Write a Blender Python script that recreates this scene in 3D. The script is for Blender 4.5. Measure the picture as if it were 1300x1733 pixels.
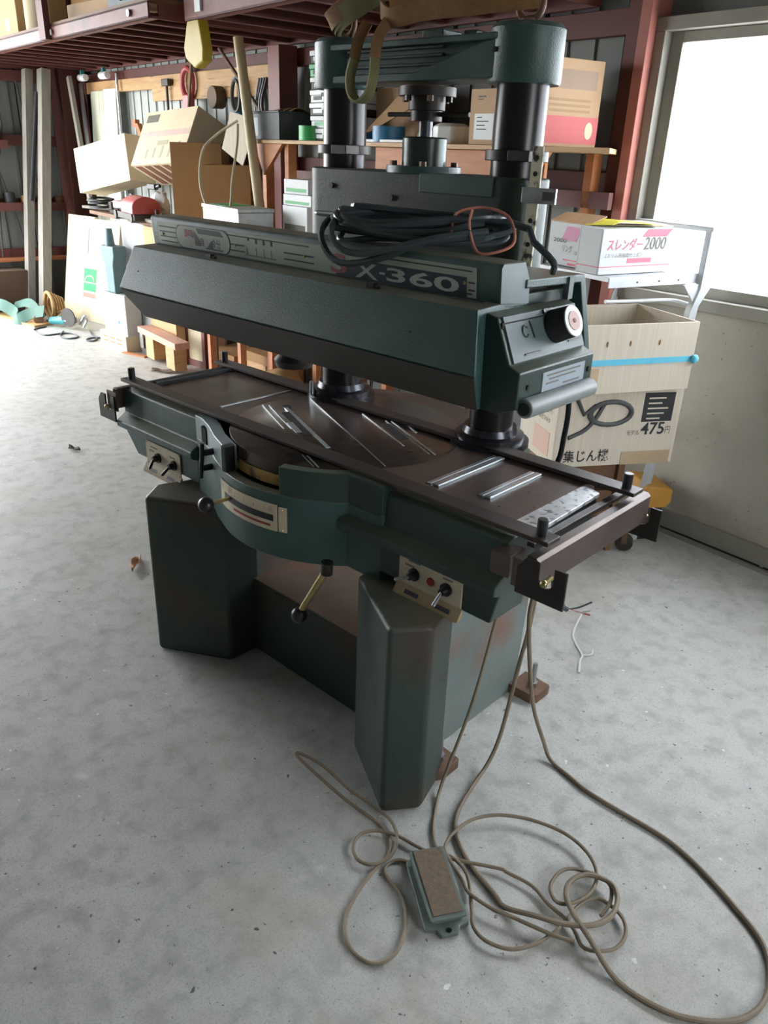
import bpy, math, random
from mathutils import Vector, Matrix
random.seed(7)
for _o in list(bpy.data.objects): bpy.data.objects.remove(_o)
SC = bpy.context.scene
COL = SC.collection

# ------------------------------------------------------------------ camera
PX, PITCH, ROLL, YAW, CX, CY, CZ = 1321.56, 0.4304, 0.0391, -0.7328, 1.5992, -1.5644, 1.592
_f = Vector((math.sin(YAW)*math.cos(PITCH), math.cos(YAW)*math.cos(PITCH), -math.sin(PITCH)))
_r0 = Vector((math.cos(YAW), -math.sin(YAW), 0)); _u0 = _r0.cross(_f)
_r = math.cos(ROLL)*_r0 + math.sin(ROLL)*_u0
_u = -math.sin(ROLL)*_r0 + math.cos(ROLL)*_u0
cd = bpy.data.cameras.new('camera'); cam = bpy.data.objects.new('camera', cd); COL.objects.link(cam)
cd.sensor_fit = 'VERTICAL'; cd.sensor_height = 36.0; cd.lens = PX/1733*36.0
cd.clip_start = 0.05; cd.clip_end = 200
cam.matrix_world = Matrix(((_r.x, _u.x, -_f.x, CX), (_r.y, _u.y, -_f.y, CY), (_r.z, _u.z, -_f.z, CZ), (0, 0, 0, 1)))
SC.camera = cam

# ------------------------------------------------------------------ sky and exposure
W = bpy.data.worlds.new('sky'); SC.world = W; W.use_nodes = True
_n = W.node_tree.nodes; _l = W.node_tree.links
_bg = _n['Background']; _bg.inputs['Strength'].default_value = 12.0
_bg.inputs['Color'].default_value = (0.93, 0.97, 1.0, 1)
SC.view_settings.view_transform = 'Standard'; SC.view_settings.look = 'None'
SC.view_settings.gamma = 1.0; SC.view_settings.use_curve_mapping = False
SC.view_settings.exposure = 0.45

# ------------------------------------------------------------------ room frame (u along the long wall, v into the wall)
TH = math.radians(-8.0)
RO = Vector((0.54, 1.84, 0)); RU = Vector((math.cos(TH), math.sin(TH), 0)); RV = Vector((-math.sin(TH), math.cos(TH), 0))
def R(u, v, z=0): return RO + RU*u + RV*v + Vector((0, 0, z))

def portal(name, loc, rz, sx, sz):
    ld = bpy.data.lights.new(name, 'AREA'); ld.shape = 'RECTANGLE'; ld.size = sx; ld.size_y = sz
    ld.cycles.is_portal = True
    o = bpy.data.objects.new(name, ld); COL.objects.link(o)
    o.location = loc; o.rotation_euler = (math.radians(90), 0, rz)
    return o
# window in the back wall, open shutter in the left wall, small window in the right wall (daylight comes in through these)
portal('window_daylight', R(0.7, 0.16, 1.6), TH, 2.7, 1.05)
UR_ = 3.3; UL_ = -7.4
SH0, SH1, SHH, FV = -4.5, -1.3, 2.9, -4.6
RW0, RW1, RWZ0, RWZ1 = -2.1, -1.1, 1.0, 2.0
portal('side_daylight', R(UR_+.12, (RW0+RW1)/2, (RWZ0+RWZ1)/2), TH-math.pi/2, RW1-RW0, RWZ1-RWZ0)
FD0, FD1 = -7.2, -4.9
portal('door_daylight', R((FD0+FD1)/2, FV-.12, SHH/2), TH+math.pi, FD1-FD0, SHH)
portal('shutter_daylight', R(UL_-.16, (SH0+SH1)/2, SHH/2), TH+math.pi/2, SH1-SH0, SHH)

# ------------------------------------------------------------------ materials
def lin(h):
    h = h.lstrip('#'); out = []
    for i in (0, 2, 4):
        c = int(h[i:i+2], 16)/255
        out.append(c/12.92 if c <= .04045 else ((c+.055)/1.055)**2.4)
    return (*out, 1)
_M = {}
def mat(name, c, c2=None, sc=6, rough=.6, metal=0, bump=0, bsc=60, spots=(), stretch=None, trans=0, spec=None, dust=None):
    if name in _M: return _M[name]
    m = bpy.data.materials.new(name); m.use_nodes = True; _M[name] = m
    n = m.node_tree.nodes; l = m.node_tree.links
    b = n['Principled BSDF']; b.inputs['Roughness'].default_value = rough; b.inputs['Metallic'].default_value = metal
    if spec is not None: b.inputs['Specular IOR Level'].default_value = spec
    if trans: b.inputs['Transmission Weight'].default_value = trans
    tc = n.new('ShaderNodeTexCoord'); mp = n.new('ShaderNodeMapping')
    l.new(tc.outputs['Object'], mp.inputs['Vector'])
    if stretch: mp.inputs['Scale'].default_value = stretch
    if c2 is None and not spots:
        b.inputs['Base Color'].default_value = lin(c)
    else:
        nz = n.new('ShaderNodeTexNoise'); nz.inputs['Scale'].default_value = sc; nz.inputs['Detail'].default_value = 7
        nz.inputs['Roughness'].default_value = .62
        l.new(mp.outputs['Vector'], nz.inputs['Vector'])
        rp = n.new('ShaderNodeValToRGB'); rp.color_ramp.elements[0].position = .32; rp.color_ramp.elements[1].position = .68
        rp.color_ramp.elements[0].color = lin(c); rp.color_ramp.elements[1].color = lin(c2 or c)
        l.new(nz.outputs['Fac'], rp.inputs['Fac']); cur = rp.outputs['Color']
        for (sc_c, ssc, th, soft) in spots:
            z = n.new('ShaderNodeTexNoise'); z.inputs['Scale'].default_value = ssc; z.inputs['Detail'].default_value = 6
            z.noise_dimensions = '4D'; z.inputs['W'].default_value = ssc*1.37
            l.new(mp.outputs['Vector'], z.inputs['Vector'])
            mr = n.new('ShaderNodeMapRange'); mr.inputs['From Min'].default_value = th; mr.inputs['From Max'].default_value = th+soft
            l.new(z.outputs['Fac'], mr.inputs['Value'])
            mx = n.new('ShaderNodeMixRGB'); mx.inputs['Color2'].default_value = lin(sc_c)
            l.new(mr.outputs['Result'], mx.inputs['Fac']); l.new(cur, mx.inputs['Color1']); cur = mx.outputs['Color']
        if dust:      # settled dust on faces that look up
            ge = n.new('ShaderNodeNewGeometry'); sx = n.new('ShaderNodeSeparateXYZ'); l.new(ge.outputs['Normal'], sx.inputs[0])
            mr = n.new('ShaderNodeMapRange'); mr.inputs['From Min'].default_value = .55; mr.inputs['From Max'].default_value = .98; mr.inputs['To Max'].default_value = dust[1]
            l.new(sx.outputs['Z'], mr.inputs['Value'])
            ml = n.new('ShaderNodeMath'); ml.operation = 'MULTIPLY'; ad = n.new('ShaderNodeMath'); ad.operation = 'ADD'; ad.inputs[1].default_value = .45
            l.new(nz.outputs['Fac'], ad.inputs[0]); l.new(mr.outputs['Result'], ml.inputs[0]); l.new(ad.outputs[0], ml.inputs[1])
            mx = n.new('ShaderNodeMixRGB'); mx.inputs['Color2'].default_value = lin(dust[0])
            l.new(ml.outputs[0], mx.inputs['Fac']); l.new(cur, mx.inputs['Color1']); cur = mx.outputs['Color']
        l.new(cur, b.inputs['Base Color'])
    if bump:
        bz = n.new('ShaderNodeTexNoise'); bz.inputs['Scale'].default_value = bsc; bz.inputs['Detail'].default_value = 4
        l.new(mp.outputs['Vector'], bz.inputs['Vector'])
        bp = n.new('ShaderNodeBump'); bp.inputs['Strength'].default_value = bump; bp.inputs['Distance'].default_value = .004
        l.new(bz.outputs['Fac'], bp.inputs['Height']); l.new(bp.outputs['Normal'], b.inputs['Normal'])
    return m

# machine
GREEN = mat('green_hammered_paint', '#2c4744', '#35534f', 9, .38, bump=.25, bsc=260, spots=(('#425e5a', 3.1, .60, .18),), dust=('#8b8672', .75))
GREEN_RUST = mat('green_paint_rust', '#2b3934', '#324139', 6, .5, bump=.25, bsc=200, spots=(('#4a3228', 3.0, .50, .2), ('#2a2623', 9.0, .60, .1)), dust=('#7a7767', .5))
GREYGREEN = mat('grey_green_panel', '#66716f', '#737d7a', 5, .5, bump=.2, bsc=120, spots=(('#7a4f3c', 3.0, .52, .16), ('#5e6a68', 8, .6, .1)))
DARKGREEN = mat('dark_green_paint', '#233530', '#2a3e37', 7, .38, bump=.2, bsc=200, dust=('#6f705f', .45))
CAST = mat('dark_cast_iron', '#2c2927', '#3b3532', 12, .45, .5, bump=.15)
RUST = mat('browned_table_steel', '#4d403a', '#62534b', 5, .36, .3, bump=.08, bsc=90, spots=(('#64554c', 3.0, .56, .18), ('#322c2a', 7.0, .58, .12)))
RAILM = mat('brown_rail_steel', '#38302d', '#463d39', 8, .42, .3, bump=.1)
RACKM = mat('browned_rack_steel', '#4c403c', '#685952', 6, .38, .45, bump=.1)
ALU = mat('bright_aluminium', '#b9bec4', '#d4d8dc', 14, .3, .85)
STEEL = mat('worn_steel', '#8f9295', '#b4b6b8', 18, .32, .9)
COLUMN = mat('oily_column_steel', '#1f1c1d', '#2b2728', 9, .3, .5, stretch=(1, 1, .2))
BLACK = mat('black_plastic', '#141518', '#1d1f22', 20, .32)
BLACKMATT = mat('black_matt', '#17171a', '#222226', 20, .7)
CREAM = mat('cream_plate', '#b9ab92', '#cfc2a8', 10, .5, spots=(('#8a755c', 9, .62, .1),))
PLATE = mat('silver_green_plate', '#9aa296', '#aab0a4', 14, .42, .2, spots=(('#7e8478', 6, .58, .14),))
PLATEW = mat('pale_badge', '#b4b8ae', None, 5, .5)
NAVY = mat('navy_print', '#2b3340', None, 5, .5)
INK = mat('black_print', '#26272a', None, 5, .6)
REDPRINT = mat('faded_red_print', '#a0545c', None, 5, .6)
BRASS = mat('brass_rod', '#9a8a5c', '#b7a673', 14, .35, .7)
BRASSRUST = mat('rusted_brass_scale', '#8a6a3c', '#b3904f', 22, .5, .3, spots=(('#4a3320', 20, .55, .1),))
RED = mat('red_lamp', '#8a2320', '#9a2c28', 20, .35)
DIALW = mat('dial_white', '#d9d6cf', None, 5, .5)
DIALP = mat('dial_pink', '#b98a84', None, 5, .5)
PANELG = mat('grey_green_face', '#4f5c5d', '#5a6868', 10, .5, bump=.1, spots=(('#75807c', 5, .56, .16),))
HANDLE = mat('grey_roll_handle', '#74797a', '#858a88', 9, .45)
CREAMCHIP = mat('chipped_cream_steel', '#c9c2a6', '#d8d2b8', 12, .6, spots=(('#3a332c', 26, .56, .06),))
# room
BROWN = mat('red_brown_primer', '#6b3a34', '#7b463f', 5, .55, bump=.1, spots=(('#54302c', 3, .58, .14),))
BROWND = mat('red_brown_primer_old', '#5a302c', '#663a34', 5, .6)
PINKPOST = mat('rose_red_post', '#a4645a', '#b06e62', 4, .55)
SIDING = mat('grey_siding', '#6f726f', '#7d807b', 2.2, .6, spots=(('#5a5d59', 1.4, .55, .2),), stretch=(1, 1, .35))
SIDINGW = mat('white_siding', '#a9aeac', '#b5bab6', 2.0, .55, spots=(('#8f9492', 3, .6, .14),))
RENDER = mat('speckled_beige_panel', '#a39d91', '#aea89c', 3, .75, bump=.15, bsc=160, spots=(('#7b756b', 60, .66, .04), ('#8f897d', 2.5, .56, .2)))
FRAME = mat('aluminium_window_frame', '#8b877e', '#99958b', 4, .45, .2)
CEIL = mat('dark_roof_sheet', '#5c5a58', '#6a6866', 3, .7)
WOOD = mat('pale_pine', '#b08a5e', '#c69f70', 5, .6, stretch=(1, 1, 8), spots=(('#8a6540', 6, .6, .12),))
WOODO = mat('orange_timber', '#a8683e', '#bb7a4c', 5, .6, stretch=(1, 6, 6))
WOODG = mat('weathered_timber', '#76716a', '#8b857b', 4, .7, stretch=(6, 6, .6))
WOODD = mat('dark_plywood', '#6a4c34', '#7d5c40', 4, .65)
BAMBOO = mat('pale_bamboo', '#a8946f', '#bda985', 5, .5, stretch=(3, 3, .6))
PINKWOOD = mat('pinkish_plank', '#b98a78', '#cba08c', 4, .6, stretch=(1, 8, 8))
CARD = mat('cardboard', '#b8986c', '#c4a579', 3, .75, stretch=(1, 1, .6))
CARDL = mat('pale_cardboard', '#d6c6a6', '#decfb1', 3, .75)
CARDB = mat('brown_cardboard', '#8f6a40', '#9b764a', 3, .75)
CARDG = mat('greyed_cardboard', '#c3b7a5', '#d0c5b4', 3, .8, stretch=(30, 30, .4))
CARDW = mat('white_carton', '#b4b7b8', '#bfc1c1', 4, .6)
CARDTAN = mat('tan_carton', '#b79470', '#c2a07c', 4, .7)
PRINTG = mat('grey_box_print', '#6f6a62', None, 5, .7)
PRINTP = mat('pink_box_print', '#cc5f72', None, 5, .6)
PRINTM = mat('magenta_tape', '#b25a86', None, 5, .5)
PRINTGR = mat('green_box_print', '#2f8a5a', None, 5, .7)
PRINTR = mat('red_box_print', '#cf7a6c', None, 5, .7)
YELLOW = mat('yellow_plastic', '#a68c14', '#b89f24', 5, .5)
YELLOWP = mat('yellow_paper', '#ded43a', None, 5, .6)
AMBER = mat('amber_block', '#c08a35', '#cf9a48', 5, .55)
TEAL = mat('teal_tool_paint', '#2f7f86', '#3c929a', 8, .4)
BLUEG = mat('blue_grey_iron', '#4f6b74', '#5f7c84', 7, .45, .1)
CYAN = mat('light_blue_strap', '#59b7d3', '#6cc4dc', 8, .45)
ROPE = mat('brown_rope', '#9c7b50', '#b39262', 30, .8)
GREENS = mat('green_strap', '#1f4f41', '#27594a', 8, .6)
GREENP = mat('green_tape', '#2f9a4c', '#3aa858', 8, .45)
BLUEP = mat('blue_tape', '#336f96', '#3f7fa6', 8, .45)
WHITEP = mat('white_plastic', '#d5d8d8', '#e0e2e2', 6, .5)
WHITEMET = mat('white_painted_cart', '#b3b7ba', '#bfc2c4', 5, .4, .1)
BLACKC = mat('black_crate', '#2c2e30', '#383a3c', 9, .6)
DARKIRON = mat('dark_iron', '#3c3a38', '#4c4946', 9, .5, .4)
PINKT = mat('red_tool_paint', '#a83e44', '#b85a5c', 6, .4)
CORD = mat('dusty_brown_cord', '#7a6c5a', '#8d7f6b', 12, .6)
CORDB = mat('black_cable', '#353d40', '#444d50', 10, .3)
CORDW = mat('white_wire', '#d8d6cf', None, 5, .5)
CORDG = mat('grey_flex', '#4c5356', None, 5, .5)
SLINGO = mat('olive_sling', '#6f6b48', '#827d58', 30, .85, bump=.3, bsc=300)
SLINGB = mat('brown_sling', '#7b5a38', '#8f6a44', 30, .85, bump=.3, bsc=300)
STRING = mat('pink_string', '#b06a58', '#c58270', 20, .8)
LEAF = mat('dry_leaf', '#9a6a48', '#b88a68', 20, .75)
PEDALB = mat('grey_green_pedal', '#5f6b66', '#707c76', 16, .5, bump=.2)
PEDALT = mat('brown_tread', '#6a5a4a', '#7d6c5a', 90, .8, bump=.5, bsc=300)
RUSTF = mat('rusty_foot', '#6b5241', '#806350', 14, .6, .3)

def concrete():
    m = bpy.data.materials.new('worn_concrete'); m.use_nodes = True
    n = m.node_tree.nodes; l = m.node_tree.links; b = n['Principled BSDF']
    tc = n.new('ShaderNodeTexCoord')
    def noise(sc, det=6, w=0.):
        z = n.new('ShaderNodeTexNoise'); z.noise_dimensions = '4D'; z.inputs['W'].default_value = w
        z.inputs['Scale'].default_value = sc; z.inputs['Detail'].default_value = det; z.inputs['Roughness'].default_value = .6
        l.new(tc.outputs['Object'], z.inputs['Vector']); return z.outputs['Fac']
    def rng(s, a, c):
        r = n.new('ShaderNodeMapRange'); r.inputs['From Min'].default_value = a; r.inputs['From Max'].default_value = c
        l.new(s, r.inputs['Value']); return r.outputs['Result']
    def mix(f, a, c, k=1.0):
        x = n.new('ShaderNodeMixRGB'); x.inputs['Color2'].default_value = lin(c)
        if k != 1:
            t = n.new('ShaderNodeMath'); t.operation = 'MULTIPLY'; t.inputs[1].default_value = k; l.new(f, t.inputs[0]); f = t.outputs[0]
        l.new(f, x.inputs['Fac']); l.new(a, x.inputs['Color1']); return x.outputs['Color']
    rp = n.new('ShaderNodeValToRGB'); rp.color_ramp.elements[0].position = .3; rp.color_ramp.elements[1].position = .7
    rp.color_ramp.elements[0].color = lin('#b5b5b0'); rp.color_ramp.elements[1].color = lin('#cccbc7')
    l.new(noise(1.3), rp.inputs['Fac']); c = rp.outputs['Color']
    c = mix(rng(noise(14, 8, 3.), .47, .68), c, '#8d8c86', .65)
    c = mix(rng(noise(220, 3, 13.), .5, .62), c, '#9a9993', .5)
    c = mix(rng(noise(6, 7, 17.), .55, .7), c, '#a19d94', .55)
    c = mix(rng(noise(2.2, 4, 8.), .56, .75), c, '#b0a698', .6)
    c = mix(rng(noise(3.1, 5, 5.), .62, .74), c, '#cfcfcc', .6)
    c = mix(rng(noise(120, 2, 9.), .58, .66), c, '#9b9a94', .6)
    c = mix(rng(noise(55, 3, 2.), .655, .69), c, '#57544e', .85)
    c = mix(rng(noise(26, 2, 6.), .70, .72), c, '#3d3a36', .85)
    c = mix(rng(noise(24, 2, 11.), .70, .72), c, '#e6e6e2', .9)
    c = mix(rng(noise(5.5, 6, 15.), .66, .74), c, '#dededa', .7)
    c = mix(rng(noise(.9, 6, 21.), .52, .68), c, '#8f8778', .45)
    l.new(c, b.inputs['Base Color'])
    rr = n.new('ShaderNodeMapRange'); rr.inputs['To Min'].default_value = .42; rr.inputs['To Max'].default_value = .75
    l.new(noise(2.0, 5, 4.), rr.inputs['Value']); l.new(rr.outputs['Result'], b.inputs['Roughness'])
    bp = n.new('ShaderNodeBump'); bp.inputs['Strength'].default_value = .25; bp.inputs['Distance'].default_value = .003
    l.new(noise(90, 5, 1.), bp.inputs['Height']); l.new(bp.outputs['Normal'], b.inputs['Normal'])
    return m
CONCRETE = concrete()

def frosted():
    m = bpy.data.materials.new('frosted_glass'); m.use_nodes = True
    n = m.node_tree.nodes; l = m.node_tree.links; n.remove(n['Principled BSDF'])
    t = n.new('ShaderNodeBsdfTransparent'); d = n.new('ShaderNodeBsdfTranslucent'); mx = n.new('ShaderNodeMixShader')
    t.inputs['Color'].default_value = (.95, .97, 1, 1); d.inputs['Color'].default_value = (.95, .97, 1, 1)
    mx.inputs['Fac'].default_value = .6
    l.new(t.outputs[0], mx.inputs[1]); l.new(d.outputs[0], mx.inputs[2]); l.new(mx.outputs[0], n['Material Output'].inputs['Surface'])
    return m
FROST = frosted()

# ------------------------------------------------------------------ mesh helpers
class MB:
    def __init__(s): s.v = []; s.f = []
    def add(s, vs, fs, M=None):
        o = len(s.v)
        s.v += [tuple(M @ Vector(q)) if M is not None else tuple(q) for q in vs]
        s.f += [tuple(i+o for i in q) for q in fs]; return s
    def box(s, x0, x1, y0, y1, z0, z1, M=None):
        return s.add([(x0, y0, z0), (x1, y0, z0), (x1, y1, z0), (x0, y1, z0), (x0, y0, z1), (x1, y0, z1), (x1, y1, z1), (x0, y1, z1)],
                     [(3, 2, 1, 0), (4, 5, 6, 7), (0, 1, 5, 4), (1, 2, 6, 5), (2, 3, 7, 6), (3, 0, 4, 7)], M)
    def cbox(s, c, d, M=None):
        return s.box(c[0]-d[0]/2, c[0]+d[0]/2, c[1]-d[1]/2, c[1]+d[1]/2, c[2]-d[2]/2, c[2]+d[2]/2, M)
    def prism(s, poly, a0, a1, axis='z', M=None):
        def P(q, a):
            if axis == 'z': return (q[0], q[1], a)
            if axis == 'x': return (a, q[0], q[1])
            return (q[0], a, q[1])
        n = len(poly); vs = [P(q, a0) for q in poly]+[P(q, a1) for q in poly]
        ar = sum(poly[i][0]*poly[(i+1) % n][1]-poly[(i+1) % n][0]*poly[i][1] for i in range(n))
        fl = (ar > 0) != (a1 < a0)
        if axis == 'y': fl = not fl
        fs = [tuple(reversed(range(n))), tuple(range(n, 2*n))]+[(i, (i+1) % n, n+(i+1) % n, n+i) for i in range(n)]
        if not fl: fs = [tuple(reversed(q)) for q in fs]
        return s.add(vs, fs, M)
    def cyl(s, p0, p1, r0, r1=None, n=20):
        p0 = Vector(p0); p1 = Vector(p1); r1 = r0 if r1 is None else r1
        d = (p1-p0).normalized(); a = d.orthogonal().normalized(); b = d.cross(a)
        vs = []
        for p, r in ((p0, r0), (p1, r1)):
            vs += [tuple(p+a*(r*math.cos(2*math.pi*i/n))+b*(r*math.sin(2*math.pi*i/n))) for i in range(n)]
        return s.add(vs, [tuple(reversed(range(n))), tuple(range(n, 2*n))]+[(i, (i+1) % n, n+(i+1) % n, n+i) for i in range(n)])
    def lathe(s, prof, c=(0, 0), n=32, a0=0., a1=2*math.pi):
        full = abs(a1-a0-2*math.pi) < 1e-6; k = n if full else n+1; m = len(prof)
        vs = []
        for i in range(k):
            t = a0+(a1-a0)*i/n
            vs += [(c[0]+r*math.cos(t), c[1]+r*math.sin(t), z) for r, z in prof]
        fs = []
        for i in range(n):
            j = (i+1) % k
            for q in range(m-1): fs.append((i*m+q, j*m+q, j*m+q+1, i*m+q+1))
        if full:
            fs.append(tuple(reversed([i*m for i in range(k)]))); fs.append(tuple(i*m+m-1 for i in range(k)))
        return s.add(vs, fs)
    def sphere(s, c, r, n=16, sq=(1, 1, 1)):
        vs = []; fs = []; h = n//2
        for i in range(1, h):
            t = math.pi*i/h
            vs += [(c[0]+sq[0]*r*math.sin(t)*math.cos(2*math.pi*j/n), c[1]+sq[1]*r*math.sin(t)*math.sin(2*math.pi*j/n), c[2]+sq[2]*r*math.cos(t)) for j in range(n)]
        vs += [(c[0], c[1], c[2]+sq[2]*r), (c[0], c[1], c[2]-sq[2]*r)]; T = len(vs)-2
        for i in range(h-2):
            for j in range(n): fs.append((i*n+j, (i+1)*n+j, (i+1)*n+(j+1) % n, i*n+(j+1) % n))
        for j in range(n):
            fs.append((T, j, (j+1) % n)); fs.append((T+1, (h-2)*n+(j+1) % n, (h-2)*n+j))
        return s.add(vs, fs)
    def tube(s, pts, r, n=8, closed=False, sub=4, flat=None):
        P = spline(pts, sub, closed); k = len(P)
        tang = []
        for i in range(k):
            a = P[(i-1) % k] if (closed or i > 0) else P[i]; b = P[(i+1) % k] if (closed or i < k-1) else P[i]
            t = (b-a); tang.append(t.normalized() if t.length > 1e-9 else Vector((1, 0, 0)))
        up = Vector((0, 0, 1)) if abs(tang[0].z) < .9 else Vector((1, 0, 0))
        nn = (up-tang[0]*up.dot(tang[0])).normalized(); vs = []
        for i in range(k):
            nn = (nn-tang[i]*nn.dot(tang[i])); nn = nn.normalized() if nn.length > 1e-6 else tang[i].orthogonal().normalized()
            bb = tang[i].cross(nn)
            vs += [tuple(P[i]+nn*(r*math.cos(2*math.pi*j/n))+bb*(r*math.sin(2*math.pi*j/n))) for j in range(n)]
        fs = [(i*n+j, i*n+(j+1) % n, ((i+1) % k)*n+(j+1) % n, ((i+1) % k)*n+j) for i in range(k if closed else k-1) for j in range(n)]
        if not closed: fs += [tuple(reversed(range(n))), tuple(range((k-1)*n, k*n))]
        return s.add(vs, fs)
    def strap(s, pts, w, t, side, sub=4):
        P = spline(pts, sub, False); k = len(P); vs = []
        sides = side if isinstance(side, list) else [side]*len(pts)
        for i in range(k):
            a = P[max(i-1, 0)]; b = P[min(i+1, k-1)]; T = (b-a).normalized()
            q = i/(k-1)*(len(sides)-1); j = min(int(q), len(sides)-2) if len(sides) > 1 else 0
            sv = Vector(sides[j]).lerp(Vector(sides[min(j+1, len(sides)-1)]), q-j)
            S = (sv-T*sv.dot(T)).normalized(); N = T.cross(S)
            vs += [tuple(P[i]+S*(w/2*x)+N*(t/2*y)) for x, y in ((-1, -1), (1, -1), (1, 1), (-1, 1))]
        fs = [(i*4+j, i*4+(j+1) % 4, (i+1)*4+(j+1) % 4, (i+1)*4+j) for i in range(k-1) for j in range(4)]
        fs += [(3, 2, 1, 0), ((k-1)*4, (k-1)*4+1, (k-1)*4+2, (k-1)*4+3)]
        return s.add(vs, fs)
    def mesh(s, name, m):
        me = bpy.data.meshes.new(name); me.from_pydata(s.v, [], s.f); me.update()
        me.polygons.foreach_set('use_smooth', [True]*len(me.polygons)); me.set_sharp_from_angle(angle=math.radians(38))
        me.materials.append(m); return me
    def build(s, name, m, parent=None, bevel=0, seg=2, M=None):
        o = bpy.data.objects.new(name, s.mesh(name, m)); COL.objects.link(o)
        if parent is not None: o.parent = parent
        if M is not None: o.matrix_local = M
        if bevel:
            b = o.modifiers.new('bevel', 'BEVEL'); b.width = bevel; b.segments = seg; b.limit_method = 'ANGLE'
            b.angle_limit = math.radians(38); b.harden_normals = True
        return o
def spline(pts, sub, closed):
    P = [Vector(q) for q in pts]; n = len(P); out = []
    if n < 3 or sub < 2: return P
    rng = range(n if closed else n-1)
    for i in rng:
        p1 = P[i]; p2 = P[(i+1) % n]
        p0 = P[(i-1) % n] if (closed or i > 0) else p1*2-p2
        p3 = P[(i+2) % n] if (closed or i < n-2) else p2*2-p1
        for k in range(sub):
            t = k/sub
            out.append(.5*((2*p1)+(p2-p0)*t+(2*p0-5*p1+4*p2-p3)*t*t+(3*p1-p0-3*p2+p3)*t**3))
    if not closed: out.append(P[-1])
    return out
def tag(o, label, cat, group=None, kind=None):
    if label: o['label'] = label
    if cat: o['category'] = cat
    if group: o['group'] = group
    if kind: o['kind'] = kind
    return o
def thing(name, label, cat, loc=(0, 0, 0), rz=0, group=None, M=None):
    o = bpy.data.objects.new(name, None); o.empty_display_size = .05; COL.objects.link(o)
    if M is not None: o.matrix_world = M
    else: o.location = loc; o.rotation_euler = (0, 0, rz)
    return tag(o, label, cat, group)
def rthing(name, label, cat, u, v, z=0, yaw=0, group=None, tip=0, roll=0):
    M = Matrix.Translation(R(u, v, z)) @ Matrix.Rotation(TH+math.radians(yaw), 4, 'Z') @ Matrix.Rotation(math.radians(tip), 4, 'X') @ Matrix.Rotation(math.radians(roll), 4, 'Y')
    return thing(name, label, cat, M=M, group=group)
def struct(o): o['kind'] = 'structure'; return o
def frame(o, x, y):
    """matrix with local x along x, local y along y (for lettering lying in the local xy plane)"""
    x = Vector(x).normalized(); y = Vector(y); y = (y-x*y.dot(x)).normalized(); z = x.cross(y)
    return Matrix(((x.x, y.x, z.x, o[0]), (x.y, y.y, z.y, o[1]), (x.z, y.z, z.z, o[2]), (0, 0, 0, 1)))
def text(s, w, h, m, parent, M, name='lettering', bold=0, shear=0):
    cu = bpy.data.curves.new(name, 'FONT'); cu.body = s; cu.size = 1; cu.resolution_u = 3; cu.offset = bold; cu.shear = shear
    t = bpy.data.objects.new('tmp_text', cu); COL.objects.link(t)
    me = bpy.data.meshes.new_from_object(t.evaluated_get(bpy.context.evaluated_depsgraph_get()))
    bpy.data.objects.remove(t); bpy.data.curves.remove(cu)
    if not len(me.vertices): return None
    xs = [q.co.x for q in me.vertices]; ys = [q.co.y for q in me.vertices]
    x0, x1, y0, y1 = min(xs), max(xs), min(ys), max(ys)
    for q in me.vertices: q.co = ((q.co.x-x0)/(x1-x0)*w, (q.co.y-y0)/max(y1-y0, 1e-6)*h, 0)
    me.materials.clear(); me.materials.append(m); me.name = name
    o = bpy.data.objects.new(name, me); COL.objects.link(o); o.parent = parent; o.matrix_local = M
    return o
def decal(x0, x1, z0, z1, y, m, parent, name='print', t=.0012):
    """thin flat print on a face looking towards local -y"""
    return MB().box(x0, x1, y-t, y, z0, z1).build(name, m, parent)
X3, Y3, Z3 = (1, 0, 0), (0, 1, 0), (0, 0, 1)
RM = Matrix.Translation(RO) @ Matrix.Rotation(TH, 4, 'Z')

# ================================================================== the setting
UL, UR = -7.4, 3.3
struct(MB().box(UL-.2, UR+.2, FV-.2, .25, -.12, 0).build('floor', CONCRETE, M=RM))
struct(MB().box(-40, 40, -40, 40, -.2, -.13).build('trim_1', mat('outdoor_gravel', '#9a978f', '#aaa79f', 2, .9), M=RM))
struct(MB().box(UL-.2, UR+.2, FV-.2, .25, 3.7, 3.8).build('ceiling', CEIL, M=RM))
# ---- back wall: backing, siding sheets, girts, and the rendered panel under the window
WU0, WU1, WZ0, WZ1 = -.66, 2.1, 1.03, 2.13
wb = struct(MB().box(UL-.1, WU0, .04, .14, 0, 3.7).box(WU0, WU1, .04, .14, WZ1, 3.7).box(WU0, WU1, .04, .14, 0, WZ0).box(WU1, UR+.1, .04, .14, 0, 3.7).build('wall_back', SIDING, M=RM))
def siding_mesh(w, z0, z1, m):
    b = MB(); b.box(0, w-.012, .01, .04, z0, z1)
    for k in range(4): b.box(.1+k*w/4, .13+k*w/4, 0, .012, z0, z1)
    return b.mesh('siding_sheet', m)
sw = .61; n_s = 11; me_g = siding_mesh(sw, 0, 3.7, SIDING); me_w = siding_mesh(sw, 0, 3.7, SIDINGW)
for k in range(n_s):
    u0 = UL+.02+k*sw
    if u0+sw > WU0+.01: break
    o = bpy.data.objects.new('siding_sheet', me_w if -6.9 < u0 < -3.4 else me_g); COL.objects.link(o); o.parent = wb; o.location = (u0, 0, 0)
for z in (.75, 1.5, 2.13, 2.9):
    MB().box(UL, WU0-.12, -.04, 0, z-.05, z+.05).build('girt', BROWND, wb, .004)
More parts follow.
